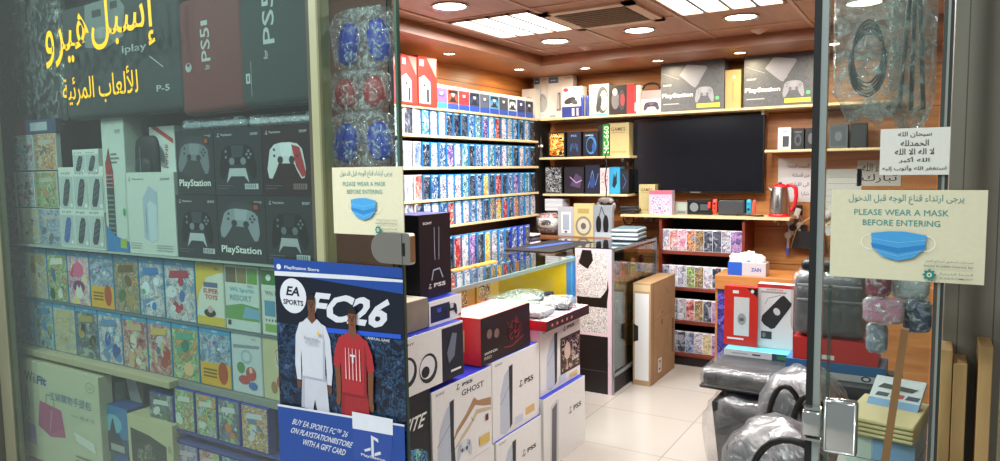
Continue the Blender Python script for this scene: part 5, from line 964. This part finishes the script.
for i,(a,b_,c,nm) in enumerate(Dr):
    X0,X1=at(a,445,Y=1.40).x,at(b_,445,Y=1.40).x
    wincase('blue cased %s disc game, %s from left in the lowest window row'%(nm,ORD[i]),X1-X0-.003,.138,.03,((X0+X1)/2,1.42,.520),c,None,None,'lowest row of blue disc games','#2a3fa0',0,figs(['#c8b0b8','#a84858','#5a68a8'],60+i,7),False,36)
struct('wall_window_base',MB().box(-3.26,-1.43,1.37,1.60,0,.43,M('#6c6454',.6)))
tag(MB().box(-2.462,-2.30,1.475,1.60,.431,.689,M('#3a3a34',.6)).build('support_block'),'dark block behind the skyline box carrying small packs','block')
tag(MB().box(-2.13,-1.43,1.41,1.60,.431,.519,M('#39458c',.4)).build('display_block'),'block under the lowest row of blue disc games','block')
# ---- big white exercise set box ----
def art_fit(p):
    p.rect(0,0,1,1,M('#cbc8ac')); p.text('Wii',.05,.78,.2,.89,M('#565c58'),.02); p.text('Fit',.21,.78,.34,.87,M('#2a5f90'),.05,.1); p.text('主婦購物手提包',.38,.66,.90,.745,M('#28608c'),.03); p.ell(.9,.88,.055,.05,M('#9a9c88')); p.ell(.9,.88,.046,.041,M('#cbc8ac')); p.text('OK',.87,.865,.93,.895,M('#9a9c88'))
    p.poly([(.2,.36),(.24,.62),(.52,.58),(.56,.32),(.36,.28)],M('#b85a80')); p.line([(.32,.6),(.34,.70),(.42,.70),(.44,.58)],.006,M('#8a8a80')); p.line([(.36,.34),(.4,.56)],.005,M('#d89ab0')); p.poly([(.04,.16),(.04,.36),(.16,.34),(.17,.14)],M('#a890b8')); p.line([(.05,.36),(.08,.42),(.13,.36)],.002,M('#807890')); p.poly([(.66,.42),(.92,.36),(.93,.26),(.7,.32)],M('#e0e0d4')); p.line([(.66,.42),(.92,.36),(.93,.26),(.7,.32),(.66,.42)],.002,M('#b0b09c')); p.line([(.04,.54),(.07,.75),(.1,.52)],.005,M('#5a80a0')); [p.rect(.68,.17-.045*i,.93-.05*(i%2),.19-.045*i,M('#8a8a78')) for i in range(4)]; p.text('サイズ',.76,.55,.94,.59,M('#6a8a98')); p.line([(.66,.57),(.74,.57)],.002,M('#6a8a98'))
X0,X1,Z0,Z1=spanY(23,99,365,470,1.37); carton('boxed_set','large cream box with a pink handbag picture and blue lettering, bottom left of window','box',X1-X0,.05,.395,((X0+X1)/2,1.40,.4315),0,body=M('#c4c0a2',.5),art=art_fit)
yb=1.40
Yb('small grey box with a brown circle beside the large cream box',(99,115,381,406),1.44,.05,lambda p:(p.rect(0,0,1,1,M('#8f978a')),p.ell(.5,.42,.26,.2,M('#8a4a3c')),p.text('TEA BOX',.1,.82,.9,.9,M('#6a4a40'))),body=M('#8f978a'),zb=.69)
Yb('folded white and brown leaflet box leaning behind the blue box',(115,143,377,405),1.48,.04,lambda p:(p.poly([(0,0),(.6,0),(.4,1),(0,1)],M('#6a5a50')),p.poly([(.6,0),(1,0),(.75,1),(.4,1)],M('#c8c4cc'))),body=M('#7a6e66'),zb=.69)
def art_keep(p): p.rect(0,0,1,1,M('#3a78a8')); p.rect(0,.0,1,.35,M('#2c4a68')); p.poly([(.15,.1),(.3,.45),(.42,.5),(.5,.8),(.56,.5),(.72,.42),(.9,.12)],M('#22364c')); p.ell(.5,.62,.3,.2,M('#6ab0c8')); p.poly([(.2,.1),(.38,.44),(.49,.74),(.52,.74),(.6,.44),(.82,.1)],M('#26384a')); p.rect(.4,.06,.85,.2,M('#a8a8a0'))
Yb('blue disc game box with a dark tower skyline, beside the large cream box',(99,128,406,448),1.40,.07,art_keep,body=M('#39508c',.35),zb=.547)
Yb('grey and blue box below the dark tower skyline box',(101,128,449,475),1.405,.07,lambda p:(p.rect(0,0,.6,1,M('#4a5e68')),p.rect(.6,0,1,1,M('#3a5a98'))),body=M('#4a5e70'),zb=.4315)
def art_win(p): p.rect(0,0,1,1,M('#c4bd96')); p.poly([(.08,.02),(.06,.84),(.5,.8),(.86,.72),(.84,.02)],M('#3c3e3a')); p.poly([(.2,.1),(.2,.6),(.5,.7),(.7,.5),(.6,.1)],cover('figure_dark',['#4a4c46','#6c6e60','#343632','#8a8874','#50524a'],24)); p.ell(.93,.7,.04,.05,M('#a8a07c'))
Yb('cream framed box with a dark window showing a figure',(129,173,420,470),1.385,.10,art_win,body=M('#bdb590',.5),zb=.4315)
# ---- hanging carry cases at the top ----
def hangcase(label,px,Y,col,pr,rough=.75,tilt=0):
    X0,X1,Z0,Z1=spanY(*px,Y); w,h=X1-X0,Z1-Z0; t=thing('carry_case',label,'carry case',((X0+X1)/2,Y+.03,Z0),0,'soft carry cases hanging at the top of the window'); t.rotation_euler.y=tilt
    MB().box(-w/2,w/2,-.03,.03,0,h,M(col,rough),.022,seg=3).build('case_body',t)
    m=MB(); m.tube([(-w/2+.01,-.02,h-.02),(-w/2+.004,-.02,.03),(-w/2+.03,-.02,.004),(w/2-.03,-.02,.004),(w/2-.004,-.02,.03),(w/2-.01,-.02,h-.02)],.003,M('#101214')); m.build('zip',t)
    p=Print(w,h); pr(p); p.build(t,-w/2,-.03,0,'lettering')
    MB().tube([(-.03,0,h-.005),(-.025,0,h+.04),(.025,0,h+.04),(.03,0,h-.005)],.005,M('#15171a')).build('handle',t); return t
lt=M('#b8bcbc',.5)
def pr1(p): p.poly([(.22,.62),(.24,.98),(.52,1),(.58,.9),(.56,.66),(.4,.58)],M('#7c8484')); p.rect(.3,.86,.38,.92,M('#3c4242')); p.rect(.46,.9,.52,.96,M('#3c4242')); p.ell(.38,.72,.1,.05,M('#989e9e')); p.text('iplay',.54,.50,.74,.58,lt); p.text('P-5',.80,.17,.9,.22,lt); p.line([(.76,.46),(.86,.36)],.003,lt)
hangcase('dark grey carry case lettered iplay behind the yellow window lettering',(62,182,-6,116),1.37,'#3a4244',pr1)
def pr2(p): p.text('PS5',.38,.44,.52,.72,lt,.01,vert=True); p.rect(.4,.74,.5,.78,lt); p.text('for',.42,.37,.5,.41,lt,vert=True); p.ell(.17,.41,.05,.04,lt); p.ell(.17,.43,.025,.015,M('#733a3c'))
hangcase('muted dark red carry case with vertical white lettering',(178,244,-8,113),1.375,'#733a3c',pr2,.7,-.02)
def pr3(p): p.text('PS5',.36,.55,.52,1.,lt,.01,vert=True); p.text('for',.36,.42,.42,.5,lt,vert=True); p.rect(.10,.22,.16,.31,lt); p.rect(.12,.24,.14,.29,M('#3a4244')); p.rect(.175,.1,.18,.42,lt)
hangcase('charcoal carry case with large vertical lettering, next to the frame',(238,312,-10,106),1.365,'#394143',pr3)
# cabling and sleeves hanging far left
G='clear sleeves hanging at the far left of the window'
for i,(px,l) in enumerate([((-12,26,-8,128),'clear crinkled sleeve at the far top left of the window'),((27,62,-8,124),'clear crinkled sleeve left of the dark grey carry case')]):
    X0,X1,Z0,Z1=spanY(*px,1.45); w_,h=X1-X0,Z1-Z0; t=thing('sleeve_pack',l,'packet',((X0+X1)/2,1.47,Z0),0,G)
    MB().box(-w_*.42,w_*.42,-.012,.012,0,h,M('#2a2e30',.5),.01).build('inner_pack',t); MB().ell((0,0,h/2),w_*.5,.022,h*.52,wrapmat('sleeve',.2,'#b8c0c0',.15,26,.8),18,e=.5,nz=.1,seed=50+i).build('plastic_sleeve',t)
Yb('small red and dark pack above the small handheld games',(14,56,122,136),1.42,.025,lambda p:(p.rect(0,0,.3,1,M('#7a3038')),p.rect(.3,0,1,1,M('#3a4a6a')),p.rect(.4,.2,.8,.8,M('#a8b0b8'))),body=M('#3a3a4a'),z=ZS+.4245)
# ---- yellow lettering on the window glass ----
yl=M('#d8b01c',.45); X0,X1=at(48,100,Y=1.293).x,at(158,100,Y=1.293).x; Z0,Z1=at(100,110,Y=1.293).z,at(100,-4,Y=1.293).z
t=thing('window_lettering','yellow Arabic lettering stuck on the window glass at top left','lettering',(X0,1.2955,Z0)); p=Print(X1-X0,Z1-Z0)
p.text(arab('هيرو'),.0,.44,.44,.90,yl,.03); p.text(arab('إسبل'),.46,.50,1.0,1.02,yl,.03); p.build(t,0,0,0,'first_line')
p=Print(X1-X0,Z1-Z0); p.text(arab('للألعاب المرئية'),.15,.06,.84,.36,yl,.03); p.build(t,0,0,0,'second_line')
# ================= FOOTBALL POSTER =================
px0=at(278,330,Y=1.285).x; px1=at(405,330,Y=1.285).x; zt=at(340,263,Y=1.285).z; w_=px1-px0; h=w_*1.414
t=thing('game_poster','blue football video game poster with two players on the left glass','poster',(px0,1.283,zt-h))
MB().box(0,w_,-.001,.002,0,h,M('#12203a',.4),.0004).build('poster_sheet',t)
p=Print(w_,h); nb=M('#0f1626',.35); b2=M('#173f88',.4); wt=M('#c2c6cc',.4)
p.rect(0,0,1,1,cover('stadium_night',['#0a1220','#16243c','#060b14','#24405c','#101c30','#3a5070'],34,.3)); p.rect(0,.72,1,.93,M('#0c1424',.35))
p.poly([(0,.94),(1,.90),(1,1),(0,1)],b2); p.poly([(0,.925),(1,.945),(1,.96),(0,.945)],wt); p.poly([(.28,.955),(1,.955),(1,1),(.5,1)],M('#0e2450',.35)); p.poly([(0,.945),(.6,.955),(1,.962),(1,1),(0,1)],b2)
p.ell(.04,.965,.02,.012,wt); p.text('PlayStation Store',.09,.955,.38,.972,wt,.02)
p.ell(.155,.845,.112,.075,wt,28); p.text('EA',.095,.845,.21,.885,nb,.03,.15); p.text('SPORTS',.07,.805,.24,.828,nb,.03)
p.text('FC26',.27,.755,.86,.875,wt,.035,.14)
p.poly([(.2,.70),(.98,.725),(.98,.742),(.2,.722)],M('#1c4cb8')); p.text('ANNUAL GAME',.74,.705,.9,.716,wt,.01)
def player(u0,skin,kit,sh,side,dv=0,z=.86):
    T=lambda q:[(u0+a*z,.735+dv+(b-.60)*.92) for a,b in q]
    P=lambda q,m:p.poly(T(q),m); E=lambda a,b,ra,rb,m,n=12:p.ell(u0+a*z,.735+dv+(b-.60)*.92,ra*z,rb*.92,m,n)
    sk=M(skin,.5); k=M(kit,.45); s_=M(sh,.45); dk=M('#9aa2ae' if kit>'#a' else '#7c1c22',.45)
    P([(-.10,.36),(-.115,.21),(-.09,.05),(-.03,.05),(-.03,.25),(0,.25),(.03,.25),(.03,.05),(.09,.05),(.115,.21),(.10,.36)],sk)
    P([(-.115,.37),(.115,.37),(.135,.20),(.02,.195),(0,.25),(-.02,.195),(-.135,.20)],s_); P([(-.115,.37),(-.09,.37),(-.10,.20),(-.135,.20)],dk)
    for a in (-1,1):
        if side: P([(a*.125,.50),(a*.175,.49),(a*.165,.40),(a*.16,.31),(a*.125,.31),(a*.12,.40)],sk)
        E(a*.148,.31,.02,.024,sk)
    for a in (-1,1): P([(a*.05,.615),(a*.125,.598),(a*.165,.54),(a*.18,.47 if side else .40),(a*.165,.33 if not side else .465),(a*.125,.33 if not side else .46),(a*.12,.44 if not side else .47),(a*.10,.55)],k)
    P([(-.05,.625),(.05,.625),(.10,.60),(.115,.52),(.11,.345),(-.11,.345),(-.115,.52),(-.10,.60)],k); P([(-.045,.625),(0,.60),(.045,.625),(.03,.63),(-.03,.63)],sk); P([(-.03,.66),(.03,.66),(.035,.622),(-.035,.622)],sk)
    P([(.085,.345),(.11,.345),(.115,.52),(.10,.58)],dk); P([(-.11,.345),(.11,.345),(.11,.352),(-.11,.352)],dk)
    P([(-.036,.70),(-.034,.665),(-.018,.643),(.018,.643),(.034,.665),(.036,.70),(.022,.722),(-.022,.722)],sk); P([(-.04,.69),(-.038,.722),(-.016,.738),(.018,.738),(.038,.722),(.04,.69),(.03,.71),(-.03,.71)],M('#14100e'))
    for a in (-1,1): E(a*.014,.692,.006,.003,M('#120c0a'),8); P([(a*.006,.701),(a*.024,.702),(a*.022,.698),(a*.008,.698)],M('#120c0a'))
    P([(-.004,.69),(.004,.69),(.007,.675),(-.007,.675)],M('#3a2218')); P([(-.012,.664),(.012,.664),(.009,.659),(-.009,.659)],M('#4a221c'))
player(.31,'#5c3a28','#b8bcc4','#b0b4be',0)
player(.635,'#6a4028','#98242a','#8c2026',1,-.035)
for i in range(5): u=.575+i*.027; p.poly([(u,.53),(u+.008,.53),(u+.006,.66),(u+.002,.66)],M('#d8a8a8'))
p.text('T',.615,.60,.655,.635,wt,.05); p.text('Emirates',.25,.668,.37,.682,M('#7a828c'),.01); p.text('FLY BETTER',.26,.650,.36,.660,M('#7a828c')); p.ell(.37,.70,.012,.009,M('#c8a848'),8)
p.poly([(0,.35),(1,.385),(1,.0),(0,.0)],b2); p.poly([(0,.35),(1,.385),(1,.393),(0,.36)],wt)
p.text('BUY EA SPORTS FC™ 26',.12,.285,.57,.312,wt,.015,.05); p.text('ON PLAYSTATION®STORE',.10,.245,.60,.272,wt,.015,.05); p.text('WITH A GIFT CARD',.20,.205,.55,.232,wt,.015,.05)
p.poly([(.62,.2),(.90,.215),(.92,.38),(.62,.37)],M('#23428c',.35)); p.poly([(.62,.33),(.918,.34),(.92,.405),(.62,.40)],M('#c8ccd4',.35)); pslogo(p,.77,.275,.12,wt); p.text('PlayStation',.68,.222,.86,.236,wt,.02)
p.build(t,0,-.001,0,'poster_print')
# small fittings belong to the piece they sit on
for o in list(bpy.data.objects):
    b_=o.name.split('.')[0]
    if o.parent and b_ in ('zip','thumbstick','button','logo_plate','water_gauge','spout','lid','bow','trim_rim','bevel_rim','latch_slot','ridge','front_pocket','red_strap','visor','screen','printed_side','red_grip_print'):
        sib=[c for c in o.parent.children if c.name.split('.')[0] in ('case_body','bag_body','controller_body','tv_case','jug_body','figure_body','lock_plate','keeper_plate','headset_body','box_body','carton_body')]
        if sib: o.parent=sib[0]
# unseen corridor lamps outside the shop, added to brighten its front
mallE=M('#f4f8ff',.5,0,6)
for x,y in ((-2.6,-.6),(-1.1,-1.0),(.4,-.6),(-.4,.2),(-2.7,.35),(-1.7,.1),(-3.6,-.2)):
    t=thing('ceiling_light','unseen round corridor ceiling light added to brighten the shop front','ceiling light',(x,y,2.86),0,'added round lights of the corridor outside')
    MB().ring([(.11,0),(.13,0),(.13,-.01),(.11,-.005)],chr_,24,cap=False).build('rim',t); MB().ring([(.001,-.004),(.11,-.003)],mallE,24,cap=False).build('diffuser',t); area((x,y,2.83),.2,0,17 if x>-1 else 30,(.93,.98,1),'DISK')
t=thing('added_strip_light','unseen white tube light added along the top of the window display','added light',(-2.3,1.40,2.44)); MB().box(-.8,.8,-.02,.02,0,.03,W).build('batten',t); MB().cyl((-.78,0,-.012),(.78,0,-.012),.012,M('#f4faff',.5,0,6)).build('tube',t); area((-2.3,1.40,2.40),1.5,.05,22,(.95,1,.98),rot=(.25,0,0))  # out-of-view tube, added to brighten the window display
struct('ceiling_corridor',MB().box(-4.2,2.2,-1.6,1.33,2.865,2.95,M('#8f9694',.7)))
# ================= WORLD / RENDER LOOK =================
w=bpy.data.worlds.new('mall_light'); SC.world=w; w.use_nodes=True
w.node_tree.nodes['Background'].inputs[0].default_value=(.80,.88,.86,1); w.node_tree.nodes['Background'].inputs[1].default_value=.34
SC.view_settings.view_transform='Standard'; SC.view_settings.look='None'; SC.view_settings.gamma=1; SC.view_settings.use_curve_mapping=False
SC.view_settings.exposure=0.0
SC.cycles.max_bounces=8; SC.cycles.transparent_max_bounces=24; SC.cycles.use_denoising=True; SC.cycles.caustics_reflective=False; SC.cycles.caustics_refractive=False
SC.cycles.sample_clamp_indirect=4
